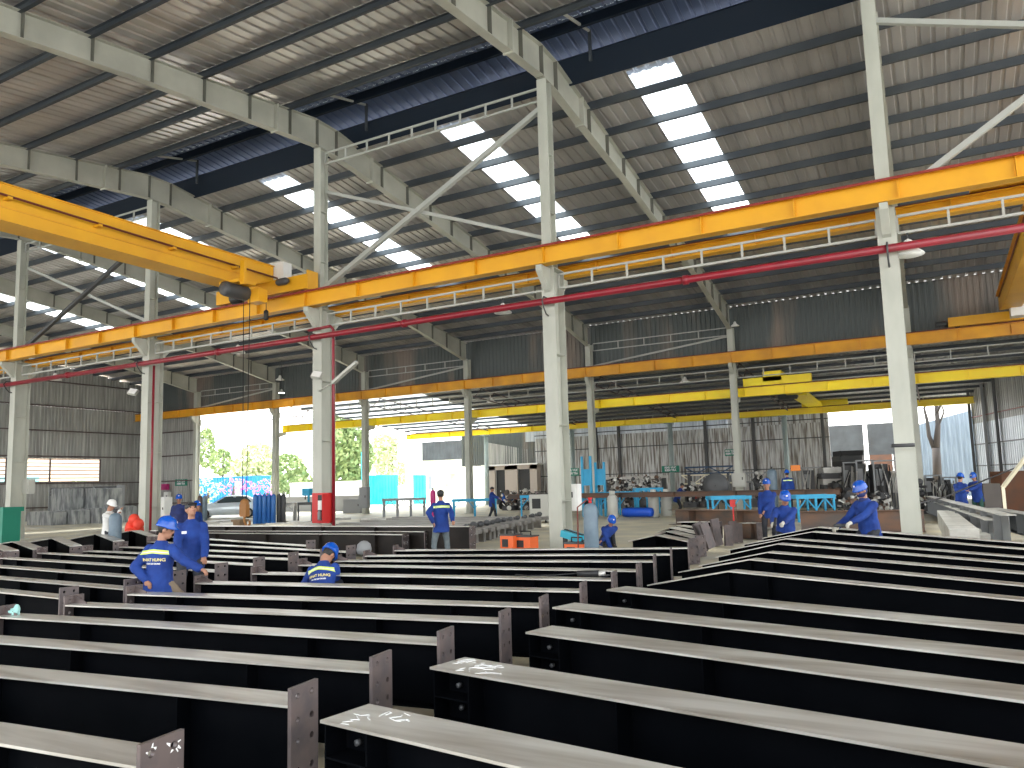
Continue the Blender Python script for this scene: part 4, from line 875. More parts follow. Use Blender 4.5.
person('worker in blue bending over the long dark beam under the green sign', (w.x, w.y), CR*.9-CF*.2, vox=.022, hipz=.84, lean=22, head=(0, -20), hat='cap', hands=[at(686, 492, 35.8), at(686, 492, 36.2)])
# ================================================================== EQUIPMENT AND STOCK
mat('bottle_blue', (.015, .10, .36), .4, c2=(.02, .14, .42), scale=3); mat('bottle_grey', (.11, .16, .21), .45, c2=(.16, .22, .27), scale=4); mat('lpg_grey', (.48, .48, .44), .5)
mat('bench_blue', (.01, .30, .55), .45, c2=(.02, .36, .62), scale=3); mat('bright_orange', (.80, .14, .03), .5); mat('tarp_red', (.80, .06, .03), .6); mat('teal', (.02, .36, .50), .4); mat('sign_green', (.005, .20, .13), .5); mat('sign_orange', (.85, .25, .04), .5)
mat('rust_steel', (.20, .11, .07), .6, .2, c2=(.11, .09, .08), scale=2, stretch=(.4, 2, 2)); mat('pale_steel', (.60, .59, .56), .45, .4, c2=(.42, .41, .38), scale=2); mat('wrap', (.36, .37, .36), .45, c2=(.14, .15, .16), scale=2.2, stretch=(2, 2, .5), mix=(.4, .6))
mat('car_paint', (.68, .76, .82), .2, .2); mat('glass_dark', (.05, .07, .08), .08); mat('magenta', (.45, .02, .16), .5); mat('bright_blue', (.01, .09, .60), .4)
def cyl_bottle(name, px, zc, r, h, m, label, group=None, neck=True, capm='dark_grey', py=500):
    p = at(px, py, zc); t_ = thing(name, label, 'gas cylinder', (p.x, p.y, 0), 0, group); b = MB()
    b.lathe([(r*.9, 0), (r, .02), (r, h-.14), (r*.93, h-.08), (r*.65, h-.025), (.03, h)], (p.x, p.y, 0), 18); b.build('shell', m, t_)
    b = MB(); b.lathe([(.03, h-.01), (.035, h+.03), (.02, h+.06), (.045, h+.07), (.045, h+.10), (.01, h+.105)], (p.x, p.y, 0), 10); b.build('valve', capm, t_)
    return t_
cyl_bottle('gas_cylinder', 590, 14.2, .135, 1.27, 'bottle_grey', 'big grey blue gas cylinder standing left of the crouching worker', capm='red')
b = MB(); p = at(590, 505, 14.2); b.tube([(p.x-.02, p.y-.1, 1.33), (p.x-.2, p.y-.12, 1.2), (p.x-.22, p.y-.1, .6), (p.x-.25, p.y-.05, .02)], .014, 6); tag(b.build('gas_hose', 'rail'), 'dark red hose hanging beside the big grey blue gas cylinder', 'hose')
cyl_bottle('gas_cylinder', 116, 19.2, .15, 1.22, 'bottle_grey', 'grey blue gas cylinder beside the worker in white')
for i, px in enumerate((255.5, 260, 264.5, 269, 273.5)):
    cyl_bottle('gas_cylinder', px, 40+.1*(i % 2), .125, 1.5, 'bottle_blue', 'tall blue gas cylinder in the row before the low grey wall, %s from the left' % ORD[i], 'row of blue gas cylinders', capm='pale_steel')
for i, px in enumerate((279, 283.5)):
    cyl_bottle('gas_cylinder', px, 40.3, .12, 1.5, 'dark_grey', 'dark grey gas cylinder right of the blue cylinder row, %s one' % ORD[i], 'dark gas cylinders', capm='pale_steel')
cyl_bottle('gas_cylinder', 433, 34, .12, 1.5, 'magenta', 'crimson gas cylinder left of the standing worker in grey trousers')
cyl_bottle('gas_cylinder', 773.5, 33, .2, 2.0, 'bottle_grey', 'tall pale blue cylinder between the two workers left of the orange sign')
for i, px in enumerate((200, 205)): cyl_bottle('gas_cylinder', px, 46, .14, 1.5, 'rust_steel' if i == 0 else 'bottle_grey', ('rusty' if i == 0 else 'grey')+' gas cylinder at the foot of the leftmost far column')
for i, (px, zc) in enumerate(((613, 34.5), (654, 35), (667, 35.5))):
    p = at(px, 515, zc); t_ = thing('gas_bottle', 'stout pale grey gas bottle under the blue frames, %s from the left' % ORD[i], 'gas bottle', (p.x, p.y, 0), 0, 'stout grey gas bottles'); b = MB()
    b.lathe([(.2, 0), (.24, .06), (.24, .85), (.2, 1.0), (.08, 1.1), (.05, 1.15)], (p.x, p.y, 0), 16); b.build('shell', 'lpg_grey', t_)
    b = MB(); b.lathe([(.12, 1.06), (.13, 1.06), (.13, 1.25), (.12, 1.25)], (p.x, p.y, 0), 14); b.build('collar', 'lpg_grey', t_)
p = at(638, 517, 35); b = MB(); b.lathe([(.05, -.75), (.19, -.7), (.21, -.55), (.21, .55), (.19, .7), (.05, .75)], (p.x, p.y, .24), 16, 'x'); tag(b.build('air_tank', 'bright_blue'), 'bright blue horizontal air tank beside the stout gas bottles', 'tank')
# generic frame stand
def stand(px0, px1, zc, h, label, m='bench_blue', legs=4, depth=.8, name='roller_stand', brace_=True, group=None, t=.07):
    A, B = at(px0, 505, zc), at(px1, 505, zc); u = Vector((B.x-A.x, B.y-A.y, 0)); L_ = u.length; u.normalize(); rz = math.atan2(u.y, u.x)
    r = thing(name, label, 'stand', (A.x, A.y, 0), rz, group)
    for y in (0, depth):
        b = MB(); b.box(0, L_, y-t/2, y+t/2, h-t*2, h); b.build('rail', m, r, True)
    for i in range(legs):
        x = t+(L_-2*t)*i/(legs-1)
        for y in (0, depth): b = MB(); b.box(x-t/2, x+t/2, y-t/2+.002, y+t/2-.002, 0, h-t*2); b.build('leg', m, r, True)
        b = MB(); b.box(x-t/2+.002, x+t/2-.002, t/2, depth-t/2, h-t*2, h-.01); b.build('crossbar', m, r, True)
        if brace_:
            for s in (-1, 1):
                x2 = x+s*h*.35
                if 0 < x2 < L_: b = MB(); b.bar((x, 0, h*.45), (x2, 0, h-t*1.5), t*.6, t*.6); b.build('knee_brace', m, r, True)
    return r
stand(382, 425, 44, 1.05, 'thin blue grey stand rail left of the crimson cylinder', 'grey', 4, .5)
stand(452, 497, 41, .95, 'blue roller stand beside the walking worker', legs=3)
stand(520, 548, 38.5, 1.1, 'blue roller stand left of the second front column from the right', legs=3)
stand(600, 640, 38, 1.15, 'tall blue frame left of the stout gas bottles', legs=3)
stand(636, 664, 38, 1.3, 'blue frame in the middle of the far blue stands', legs=3)
stand(711, 752, 31, .95, 'blue stand right of the sloping end plates', legs=3)
stand(796, 836, 28, .98, 'bright blue stand between the two gloved workers', legs=3)
# tall blue tilting frames beside the second row column
for i, (px, hh) in enumerate(((587.5, 2.9), (601, 2.6))):
    p = at(px, 500, 37); r = thing('blue_post_frame', 'upright blue frame %s the thin column at the blue stands' % ('left of' if i == 0 else 'right of'), 'frame', (p.x, p.y, 0))
    for dx in (-.22, .22): b = MB(); b.box(p.x+dx-.05, p.x+dx+.05, p.y-.05, p.y+.05, 0, hh); b.build('post', 'bench_blue', r)
    for z in (.8, 1.5, 2.2): b = MB(); b.box(p.x-.17, p.x+.17, p.y-.04, p.y+.04, z, z+.08); b.build('crossbar', 'bench_blue', r)
    b = MB(); b.box(p.x-.17, p.x+.17, p.y-.01, p.y+.01, 1.58, 2.2); b.build('panel', 'bench_blue', r)
# long dark beam lying on the stands
A, B = at(505, 497, 39.5), at(838, 494, 29.3)
hbeam('long_roller_beam', 'long dark beam lying on the blue stands across the far bay', [Vector((A.x, A.y, 1.14)), Vector((B.x, B.y, 1.14))], .92, .5, None, None, fl='rust_steel', web='rust_steel', stiff=2.5, cat='steel beam')
A, B = at(690, 497, 34.5), at(850, 500, 25.5)
# flat bars, platform left of centre
mat('bar_grey', (.34, .33, .31), .5, .3, c2=(.20, .19, .18), scale=2, stretch=(.4, 3, 1))
for i in range(14):
    t_ = i/13; R_ = onZ(476+70*t_+1.5*math.sin(i*5), 530.5-14*t_, .42); L_ = onZ(345-4*i, 529-13*t_, .42)
    dirv = Vector((-1, .03+.02*math.sin(i*3), 0)).normalized(); L2 = R_+dirv*(7+.6*math.sin(i*2.1))
    b = MB(); b.bar(R_-Vector((0, 0, .06)), L2-Vector((0, 0, .06)), .22, .12); b.bar(R_+dirv*.3-Vector((0, 0, .27)), L2-dirv*.3-Vector((0, 0, .27)), .12, .3)
    tag(b.build('flat_steel_bar', 'bar_grey'), 'long grey steel bar in the wide layer behind the rear beams, %s from the camera' % ORD[i], 'steel bar', 'layer of long steel bars')
for i in range(12):
    t_ = i/11; p = onZ(466+72*t_+1.5*math.sin(i*7), 528.4-12.5*t_, .43); r_ = .09+.04*random.random(); b = MB()
    sph(b, (p.x, p.y, .41+r_*.75), 1, (r_, r_, r_*.8), n=7, m=5); b.box(p.x-r_*1.4, p.x-r_*.2, p.y-.05, p.y+.05, .415, .42+r_*.9)
    tag(b.build('steel_offcut', 'dark_grey'), 'dark lump of scrap on the right ends of the long bars, %s from the camera' % ORD[i], 'offcut', 'scrap lumps on the bar ends')
for i in range(16):
    px = 208+11.6*i+4*random.random(); py = 518+random.random()*7; p = onZ(px, py, .02); b = MB(); w_ = .25+.5*random.random()
    b.prism([(p.x-w_, p.y-.2), (p.x+w_*.6, p.y-.25), (p.x+w_, p.y+.15), (p.x-w_*.5, p.y+.3)], 0, .05+.08*random.random(), 'z')
    tag(b.build('cut_steel_plate', 'pale_steel'), 'small pale cut plate on the floor behind the rear beams, %s from the left' % ORD[i], 'steel plate', 'scattered cut plates')
p = onZ(240, 524, .3); b = MB(); b.box(p.x-.2, p.x+.2, p.y-.2, p.y+.2, 0, .40); b.box(p.x-.26, p.x+.26, p.y-.25, p.y+.25, .40, .5); tag(b.build('wooden_box', 'timber'), 'small wooden box on the floor below the blue container', 'box')
# short sloping pieces in the centre right
def short(label, tops, plate, px_plate=None, w=.3, zb=.1):
    hbeam('short_kinked_beam', label, tops, zb, w, None, plate, 'short kinked beams behind the middle row', web='steel_web', plate_up=.06, stiff=.9)
def ozc(px, py, zc): return at(px, py, zc)
shorts = [((628, 541), (655, 535), (688.5, 541.6), 15.0), ((648, 537), (665.6, 531), (695, 538.5), 16.4), ((655, 533), (669, 527.5), (697, 534), 17.6), ((664, 530), (676, 525.5), (705, 529.5), 19.0)]
for i, (a_, k_, e_, zc) in enumerate(shorts):
    short('short kinked black steel piece with end plate behind the middle row, %s from the camera' % ORD[i], [ozc(*a_, zc+1.2), ozc(*k_, zc+.8), ozc(*e_, zc)], 'plain', zb=[.06, .06, .06])
for i, (x0, y0, x1, y1, zc) in enumerate(((696, 523, 706, 546, 17.6), (703, 523, 712, 548, 17.4), (714, 519, 719, 546, 19), (728, 525, 729, 546, 18.6), (732, 521, 734, 545, 19.5), (738, 523, 739, 544, 19.8))):
    P, Q = at(x0, y0, zc), at(x1, y1, zc-.1); Q.z = max(Q.z, .02); b = MB(); b.bar(Q, P, .05, .34, up=(.3, 1, 0)); tag(b.build('splice_plate', 'plate_steel'), 'upright brown steel plate standing in the sloping pile, %s from the left' % ORD[i], 'steel plate', 'upright plates in the sloping pile')
A, B = at(677, 522, 20.5), at(713, 522, 19.6); hbeam('short_steel_beam', 'short steel beam with pale top left of the upright brown plates', [A, B], A.z-.35, .35, None, 'plain', plate_up=0)
A, B = at(737, 523, 21), at(756, 523, 20.5); hbeam('short_steel_beam', 'short rusty brown beam left of the gloved worker', [A, B], A.z-.42, .3, 'plain', 'plain', web='rust_steel', plate_up=0)
A, B = at(668, 511, 27), at(766, 514, 24); hbeam('long_steel_beam', 'long brownish steel beam lying behind the upright brown plates', [Vector((A.x, A.y, .62)), Vector((B.x, B.y, .62))], .1, .8, None, None, web='rust_steel', fl='rust_steel')
A, B = at(800, 513, 20), at(925, 514, 19); hbeam('long_steel_beam', 'long rusty steel beam between the scarf worker and the gloved worker', [Vector((A.x, A.y, .75)), Vector((B.x, B.y, .75))], .2, .4, None, None, web='rust_steel', fl='rust_steel')
# orange and teal machines by the second column from the right
def machine(px, py, zc, w_, h_, m, label, tilt=0, name='welding_machine'):
    p = at(px, py, zc); r = thing(name, label, 'machine', (p.x, p.y, 0)); z0 = 0
    b = MB(); b.box(p.x-w_/2, p.x+w_/2, p.y-.2, p.y+.2, .06, h_); b.build('case', m, r)
    b = MB(); b.box(p.x-w_/2-.02, p.x+w_/2+.02, p.y-.22, p.y+.22, h_, h_+.03); b.build('lid', 'dark_grey', r)
    b = MB(); b.tube([(p.x-w_*.3, p.y, h_+.02), (p.x-w_*.3, p.y, h_+.12), (p.x+w_*.3, p.y, h_+.12), (p.x+w_*.3, p.y, h_+.02)], .018, 6); b.build('handle', 'black', r)
    b = MB(); b.box(p.x-w_*.35, p.x+w_*.1, p.y-.21, p.y-.2, h_*.5, h_*.85); b.build('control_panel', 'black', r)
    for s in (-1, 1): b = MB(); b.lathe([(.06, -.02), (.06, .02)], (p.x+s*w_*.35, p.y-.18, .06), 10, 'y'); b.build('wheel', 'black', r)
    return r
machine(511, 540, 17.6, .34, .5, 'bright_orange', 'small orange machine with black top left of the column foot')
machine(526, 540, 17.6, .42, .46, 'bright_orange', 'orange red machine just left of the second column from the right')
machine(577, 544, 16.0, .4, .40, 'bright_orange', 'orange machine between the column and the big gas cylinder')
machine(541, 509, 33, .9, 1.2, 'lpg_grey', 'grey machine cabinet behind the column foot', name='machine_cabinet')
P, Q = at(565, 533, 16.6), at(583, 539, 16.2); r = thing('tool_case', 'long light blue tool case leaning between column and gas cylinder', 'case', (P.x, P.y, .0)); b = MB(); b.bar(P, Q, .28, .14); b.build('case', 'teal', r); b = MB(); b.bar(P+Vector((0, 0, .07)), Q+Vector((0, 0, .07)), .06, .04); b.build('handle', 'black', r)
for q_ in (P, Q): b = MB(); b.box(q_.x-.04, q_.x+.04, q_.y-.04, q_.y+.04, 0, q_.z-.02); b.build('leg', 'black', r)
# grinder lying on a flange
p = onZ(592, 576, .57); p2 = onZ(575, 576, .57)
r = thing('angle_grinder', 'dark angle grinder lying on a beam top in the middle row', 'grinder', (p.x, p.y, T))
u_ = Vector((math.cos(R(8)), math.sin(R(8)), 0)); q = onZ(574, 578.5, T)+Vector((0, .1, .05))
b = MB(); b.tube([q, q+u_*.12, q+u_*.26], [.03, .034, .036], 10); b.build('body', 'black', r)
b = MB(); b.tube([q+u_*.26, q+u_*.33], [.034, .028], 10); b.build('gear_head', 'pale_steel', r)
b = MB(); c_ = q+u_*.33; b.lathe([(.055, -.004), (.055, .004)], (c_.x, c_.y, c_.z-.02), 18); b.build('disc', 'dark_grey', r)
b = MB(); b.tube([q, q-u_*.3+Vector((0, .02, -.03)), q-u_*.6+Vector((0, -.04, -.035)), q-u_*.8+Vector((0, .05, -.035))], .008, 6); b.build('cable', 'black', r)
# grinder of the scarf worker
c_ = at(840, 525.5, 13.1); r = thing('angle_grinder', 'angle grinder held in the pale gloves of the scarf worker', 'grinder', (c_.x, c_.y, c_.z-.05))
b = MB(); b.tube([c_+CR*.14, c_-CR*.02, c_-CR*.10], [.028, .034, .03], 10); b.build('body', 'dark_grey', r)
b = MB(); b.lathe([(.06, -.004), (.06, .004)], tuple(c_-CR*.12-Vector((0, 0, .03))), 16); b.build('disc', 'pale_steel', r)
c_ = at(776, 524, 14.2); r = thing('hand_tool', 'small dark tool held by the gloved worker facing the camera', 'tool', (c_.x, c_.y, c_.z-.05))
b = MB(); b.tube([c_+Vector((0, 0, .12)), c_-CR*.02, c_-CR*.05-Vector((0, 0, .08))], [.022, .03, .024], 8); b.build('body', 'black', r)
# fire hose cabinet on the middle column
x = X1[2]
r = thing('fire_hose_cabinet', 'open red fire hose cabinet on the middle column', 'cabinet', (x, 16.7, 1.05))
zc0, zc1 = onY(320, 524, 16.7).z, onY(320, 493, 16.7).z
b = MB(); b.box(x+.05, x+.65, 17.1, 17.34, zc0, zc1); b.build('body', 'red', r)
b = MB(); b.box(x+.30, x+.50, 17.07, 17.11, zc0+.08, zc1-.06); b.build('opening', 'black', r)
b = MB(); b.box(x+.33, x+.47, 17.04, 17.08, zc0+.38, zc1-.22); b.build('notice', 'white', r)
b = MB(); b.lathe([(.03, 0), (.055, .03), (.055, .22), (.02, .27)], (x+.40, 17.03, zc0+.09), 10); b.build('extinguisher', 'grey', r)
b = MB(); b.box(x+.66, x+.68, 16.85, 17.3, zc0+.03, zc1-.03); b.build('door', 'red', r)
# cabinets, white boxes, switchboards
def cab(px0, px1, py0, py1, Y, d, m, label, name='electrical_cabinet', handle=True, base=None):
    a_, c_ = onY(px0, py1, Y), onY(px1, py0, Y); z0 = max(0, a_.z) if base is None else base
    r = thing(name, label, 'cabinet', ((a_.x+c_.x)/2, Y+d/2, z0)); b = MB(); b.box(a_.x, c_.x, Y, Y+d, z0, c_.z); b.build('case', m, r)
    b = MB(); b.box(a_.x+.05, c_.x-.05, Y-.02, Y, z0+.06, c_.z-.05); dr = b.build('door', m, r)
    if handle: b = MB(); b.box(c_.x-.16, c_.x-.12, Y-.05, Y-.02, (z0+c_.z)/2, (z0+c_.z)/2+.14); b.build('handle', 'black', dr)
    return r
cab(153, 165, 497, 521, 30, .5, 'white', 'tall white electrical cabinet behind the two front workers', base=0)
cab(163.5, 168, 492, 502, 39.62, .3, 'white', 'small white box above the tall white electrical cabinet', base=None)
cab(160, 167, 484, 490, 39.7, .22, 'magenta', 'dark red wall box on the rear left wall', handle=False)
cab(19, 29, 479, 494, 17.9, .25, 'lpg_grey', 'pale box fixed on the leftmost column', name='switch_box', handle=False)
cab(566, 577, 484, 511, 18.0, .25, 'white', 'white switchboard on the second front column from the right', name='switch_box')
cab(733, 745, 473, 487, 39.2, .2, 'lpg_grey', 'grey meter box on the thin column in the middle of the far bay', name='switch_box')
cab(359, 367, 487, 509, 39.0, .3, 'grey', 'grey switch box on the third far column', name='switch_box', base=.4)
cab(343, 360, 499, 512, 41, .7, 'grey', 'small grey machine in front of the low grey wall', name='machine_cabinet', base=0)
# signs
def sign(px0, px1, py0, py1, Y, lines, m, label, lm='letter_white', posts=False):
    a_, c_ = onY(px0, py1, Y), onY(px1, py0, Y); w_ = c_.x-a_.x; h_ = c_.z-a_.z
    r = thing('hanging_sign', label, 'sign', ((a_.x+c_.x)/2, Y, a_.z)); b = MB(); b.box(a_.x, c_.x, Y, Y+.05, a_.z, c_.z); b.build('board', m, r)
    for i, tx_ in enumerate(lines):
        cu = bpy.data.curves.new('t', 'FONT'); cu.body = tx_; cu.size = h_*.42; cu.align_x = 'CENTER'; cu.offset = .01; to = bpy.data.objects.new('t', cu); COL.objects.link(to)
        bpy.context.view_layer.update(); me = bpy.data.meshes.new_from_object(to.evaluated_get(bpy.context.evaluated_depsgraph_get())); bpy.data.objects.remove(to)
        mx_ = max([abs(v.co.x) for v in me.vertices]+[.01]); f_ = min(1, w_*.44/mx_)
        b = MB(); b.add([((a_.x+c_.x)/2+v.co.x*f_, Y-.012, c_.z-h_*(.40 if len(lines) > 1 else .62)-i*h_*.42+v.co.y) for v in me.vertices], [tuple(p.vertices) for p in me.polygons]); b.build('lettering', lm, r)
    return r
sign(662, 679, 465.5, 472.5, 55.66, ['KHU VUC', 'KIEM TRA'], 'sign_green', 'green sign with two white lines on the column in front of the back wall')
sign(725, 736, 449, 456, 57.68, ['KHU VUC', 'KIEM TRA'], 'sign_green', 'dark green sign on the back wall left of the red striped column')
sign(567, 578.5, 468, 476, 55.66, ['KHU VUC', 'KIEM TRA'], 'sign_green', 'green sign right beside the second front column from the right')
sign(175, 187, 479, 486, 39.9, ['KHU VUC', 'KIEM TRA'], 'sign_green', 'faded green sign on the rear left wall')
r = sign(791, 800, 465, 471, 36, [], 'sign_orange', 'small orange warning sign on a post at the back right')
a_ = onY(795.5, 471, 36); b = MB(); b.tube([(a_.x, 36.03, 0), (a_.x, 36.03, a_.z)], .03, 6); b.build('post', 'grey', r)
# lamps
def bay_lamp(px, py, Y, ztop, label, on=False, s=1):
    p = onY(px, py, Y); r = thing('high_bay_lamp', label, 'lamp', tuple(p), 0, 'high bay lamps')
    b = MB(); b.lathe([(.3*s, 0), (.29*s, .02), (.12*s, .16*s), (.08*s, .3*s), (.02, .34*s)], tuple(p), 16); b.build('shade', 'white', r)
    b = MB(); b.lathe([(.05, -.02), (.22*s, -.015), (.22*s, .0), (.05, .005)], tuple(p), 14); b.build('bulb', 'lamp_on' if on else 'white', r)
    b = MB(); b.tube([(p.x, p.y, p.z+.3*s), (p.x, p.y, ztop)], .015, 5); b.build('suspension_rod', 'dark_grey', r)
mat('lamp_on', (1, .97, .9), .5, emit=14)
bay_lamp(909, 255, 17.6, 6.6, 'white round lamp beside the rightmost column below the crane rail')
bay_lamp(491, 402, 43, zl(43), 'white lamp hanging under the low roof left of the second column from the right')
bay_lamp(280, 380, 39.1, zs(39.1), 'small white lamp above the glowing lamp on the far columns')
bay_lamp(281.5, 393, 38.7, zs(38.7), 'glowing lamp on the second far column from the left', True, .8)
bay_lamp(238, 353, 17.6, 6.6, 'white lamp under the front rail right of the fourth column', s=.8)
bay_lamp(55, 380, 17.6, 6.6, 'white lamp under the front rail near the leftmost column', s=.8)
bay_lamp(503, 313, 17.6, 6.6, 'white lamp under the front rail between the middle columns', s=.8)
bay_lamp(685, 382, 42, zl(42), 'white lamp under the low roof right of the middle of the hall', s=.9)
bay_lamp(735, 326, 39.1, zs(39.1), 'small lamp at the knee of the rafter in the back right', s=.7)
def flood(px, py, Y, label, dx=-.5):
    p = onY(px, py, Y); r = thing('flood_lamp', label, 'lamp', tuple(p)); rot = Matrix.Rotation(R(-35), 3, 'X') @ Matrix.Rotation(R(20), 3, 'Z')
    b = MB(); b.box(-.16, .16, -.05, .05, -.12, .12); b.xf(Matrix.Translation(p) @ rot.to_4x4()); b.build('housing', 'lpg_grey', r)
    b = MB(); b.box(-.14, .14, -.056, -.05, -.10, .10); b.xf(Matrix.Translation(p) @ rot.to_4x4()); b.build('lens', 'white', r)
    b = MB(); b.tube([p, p+Vector((dx, .1, .05))], .015, 5); b.build('arm', 'grey', r)
flood(317, 375, 17.25, 'square flood lamp on the middle column below the red pipe', .15)
flood(133, 392, 17.3, 'square flood lamp left of the fourth column from the right', .35)
p = onY(345, 372, 16.8); q = onY(333, 383, 16.8); b = MB(); b.bar(q, onY(357, 362, 16.8), .13, .08); b.tube([q, Vector((X1[2]+.1, 17.34, q.z-.1))], .02, 5); tag(b.build('strip_lamp', 'lpg_grey'), 'slanted strip lamp on an arm right of the middle column', 'lamp')
# car
def car():
    p = at(228, 516, 50); r = thing('parked_car', 'silver blue car parked in front of the blue container', 'car', (p.x, p.y, 0), 0)
    d = (CR*.97+CF*.25).normalized(); rz = math.atan2(d.y, d.x); r.rotation_euler = (0, 0, rz); MAT[r.name] = Matrix.LocRotScale(Vector((p.x, p.y, 0)), Matrix.Rotation(rz, 3, 'Z'), None)
    # front at -x ; profile sections along x: (x, zlow, zbelt, ztop, half width low, half width top)
    secs = [(-2.15, .35, .62, .66, .55, .5), (-2.0, .22, .72, .78, .78, .7), (-1.3, .2, .86, .95, .87, .76), (-.85, .2, .9, 1.02, .88, .74), (-.1, .2, .93, 1.42, .88, .6), (.5, .2, .94, 1.47, .88, .6), (1.2, .2, .96, 1.40, .88, .58), (1.75, .25, .98, 1.12, .85, .62), (2.1, .35, .85, .92, .72, .6)]
    vs = []
    for x, zl_, zb_, zt_, wl, wt in secs:
        for y, z in ((-wl*.95, zl_), (-wl, (zl_+zb_)/2), (-wl*.97, zb_), (-wt, zt_-.04), (-wt*.6, zt_), (wt*.6, zt_), (wt, zt_-.04), (wl*.97, zb_), (wl, (zl_+zb_)/2), (wl*.95, zl_)): vs.append((x, y, z))
    n = 10; b = MB(); b.add(vs, [(i*n+k, i*n+(k+1) % n, (i+1)*n+(k+1) % n, (i+1)*n+k) for i in range(len(secs)-1) for k in range(n)]+[tuple(range(n))[::-1], tuple((len(secs)-1)*n+k for k in range(n))], True); b.build('body', 'car_paint', r, True)
    for s in (-1, 1):
        b = MB(); b.add([(x, s*y, z) for x, y, z in ((-.75, .872, .98), (1.5, .872, 1.02), (1.15, .625, 1.36), (-.05, .625, 1.38))], [(0, 1, 2, 3)]); b.build('side_window', 'glass_dark', r, True)
        for x in (-1.35, 1.3):
            b = MB(); b.lathe([(.12, -.1), (.30, -.1), (.32, -.06), (.32, .06), (.30, .1), (.12, .1)], (x, s*.82, .32), 20, 'y'); w_ = b.build('wheel', 'black', r, True)
            b = MB(); b.lathe([(.03, -.012), (.21, -.01), (.21, .01), (.03, .012)], (x, s*.925, .32), 16, 'y'); b.build('wheel_rim', 'pale_steel', w_, True)
        b = MB(); sph(b, (-2.02, s*.6, .64), .13, (.7, 1.2, .6)); b.build('headlamp', 'white', r, True)
        b = MB(); sph(b, (-.6, s*.98, .98), .1, (.7, .9, .7)); b.build('mirror', 'car_paint', r, True)
    b = MB(); b.add([(-.88, -.72, 1.0), (-.88, .72, 1.0), (-.15, .58, 1.40), (-.15, -.58, 1.40)], [(0, 1, 2, 3)]); b.build('windscreen', 'glass_dark', r, True)
    b = MB(); b.box(-2.17, -2.12, -.4, .4, .36, .56); b.build('grille', 'black', r, True)
car()
# left wall stock: wrapped bundles in two tiers, dark rack
for i, (a_, c_, y0, y1, Yq) in enumerate(((26, 52, 513, 536, 27), (52, 76, 510, 533, 28), (76, 100, 508, 531, 29), (100, 124, 506, 529, 30), (50, 70, 488, 510, 28.6), (72, 96, 488, 508, 29.6), (97, 110, 488, 507, 30.6))):
    P, Q = onY(a_, y1, Yq), onY(c_, y0, Yq); z0 = 0 if i < 4 else onY(a_, 511, Yq).z
    b = MB(); b.prism([(P.x+.03, z0), (Q.x-.03, z0), (Q.x-.05, max(z0+.8, Q.z)-.05), (Q.x-.3, max(z0+.8, Q.z)), (P.x+.3, max(z0+.8, Q.z)), (P.x+.05, max(z0+.8, Q.z)-.05)], Yq, Yq+.9, 'y')
    tag(b.build('wrapped_bundle', 'wrap'), 'grey plastic wrapped bundle in the %s tier by the left wall, %s from the left' % (('lower', ORD[i]) if i < 4 else ('upper', ORD[i-4])), 'bundle', 'wrapped bundles by the left wall')
Pa, Pb = onY(50, 494, 31.5), onY(118, 485, 31.5)
r = thing('steel_rack', 'dark long steel rack on top of the wrapped bundles under the left window', 'rack', (Pa.x, 31.5, 0))
for k in range(3): b = MB(); z = Pb.z-.05-k*(Pb.z-Pa.z)*.45; b.box(Pa.x, Pb.x, 31.5, 31.9, z-.12, z); b.build('shelf', 'dark_grey', r)
for k in range(4): b = MB(); x = Pa.x+(Pb.x-Pa.x)*k/3; b.box(x-.04, x+.04, 31.42, 31.98, 0, Pb.z); b.build('upright', 'grey', r)
b = MB(); p = at(134, 520, 25); sph(b, (p.x, p.y, .85), 1, (.18, .18, .20)); sph(b, (p.x+.16, p.y+.05, .7), 1, (.17, .18, .2)); sph(b, (p.x-.17, p.y, .55), 1, (.17, .18, .3)); b.lathe([(.30, 0), (.26, .6)], (p.x, p.y+.05, 0), 12); tag(b.build('tarpaulin_bundle', 'tarp_red'), 'bright red orange bundle between the second column and the front worker', 'bundle')
b = MB(); p = at(4, 512, 27); b.box(p.x-.8, p.x+.5, p.y-.3, p.y+.3, 0, 1.2); b.box(p.x-.9, p.x+.6, p.y-.35, p.y+.35, 1.2, 1.35); tag(b.build('work_table', 'sign_green'), 'green covered table at the left picture edge', 'table')
# pallets, tools near low wall
stand(280, 295, 41, 1.0, 'light grey welded frame in front of the low grey wall', 'pale_steel', 2, .5, 'welded_stand', True)
stand(294, 313, 41.5, 1.0, 'dark work bench with drill in front of the low grey wall', 'dark_grey', 2, .6, 'work_bench', False)
p = at(306, 503, 41.7); r = thing('bench_drill', 'blue bench drill on the dark work bench', 'drill', (p.x, p.y, 1.0)); b = MB(); b.tube([(p.x, p.y+.2, 1.0), (p.x, p.y+.2, 1.7)], .06, 8); b.build('column', 'bench_blue', r); b = MB(); b.box(p.x-.2, p.x+.3, p.y-.1, p.y+.3, 1.35, 1.75); b.build('head', 'bench_blue', r); b = MB(); b.tube([(p.x-.1, p.y+.05, 1.38), (p.x-.1, p.y+.05, 1.15)], .03, 6); b.build('spindle', 'dark_grey', r)
# fan like wheel / coil and trolley near the centre right
p = at(716, 487, 33); r = thing('hose_reel', 'dark round cable reel behind the long dark beam', 'reel', (p.x, p.y, 0))
b = MB(); b.lathe([(.2, -.12), (.55, -.1), (.55, .1), (.2, .12)], (p.x, p.y, 1.35), 20, 'y'); b.build('drum', 'dark_grey', r); b = MB(); b.tube([(p.x, p.y+.2, 0), (p.x, p.y+.2, 1.35), (p.x, p.y-.15, 1.35)], .03, 6); b.build('pole', 'dark_grey', r)
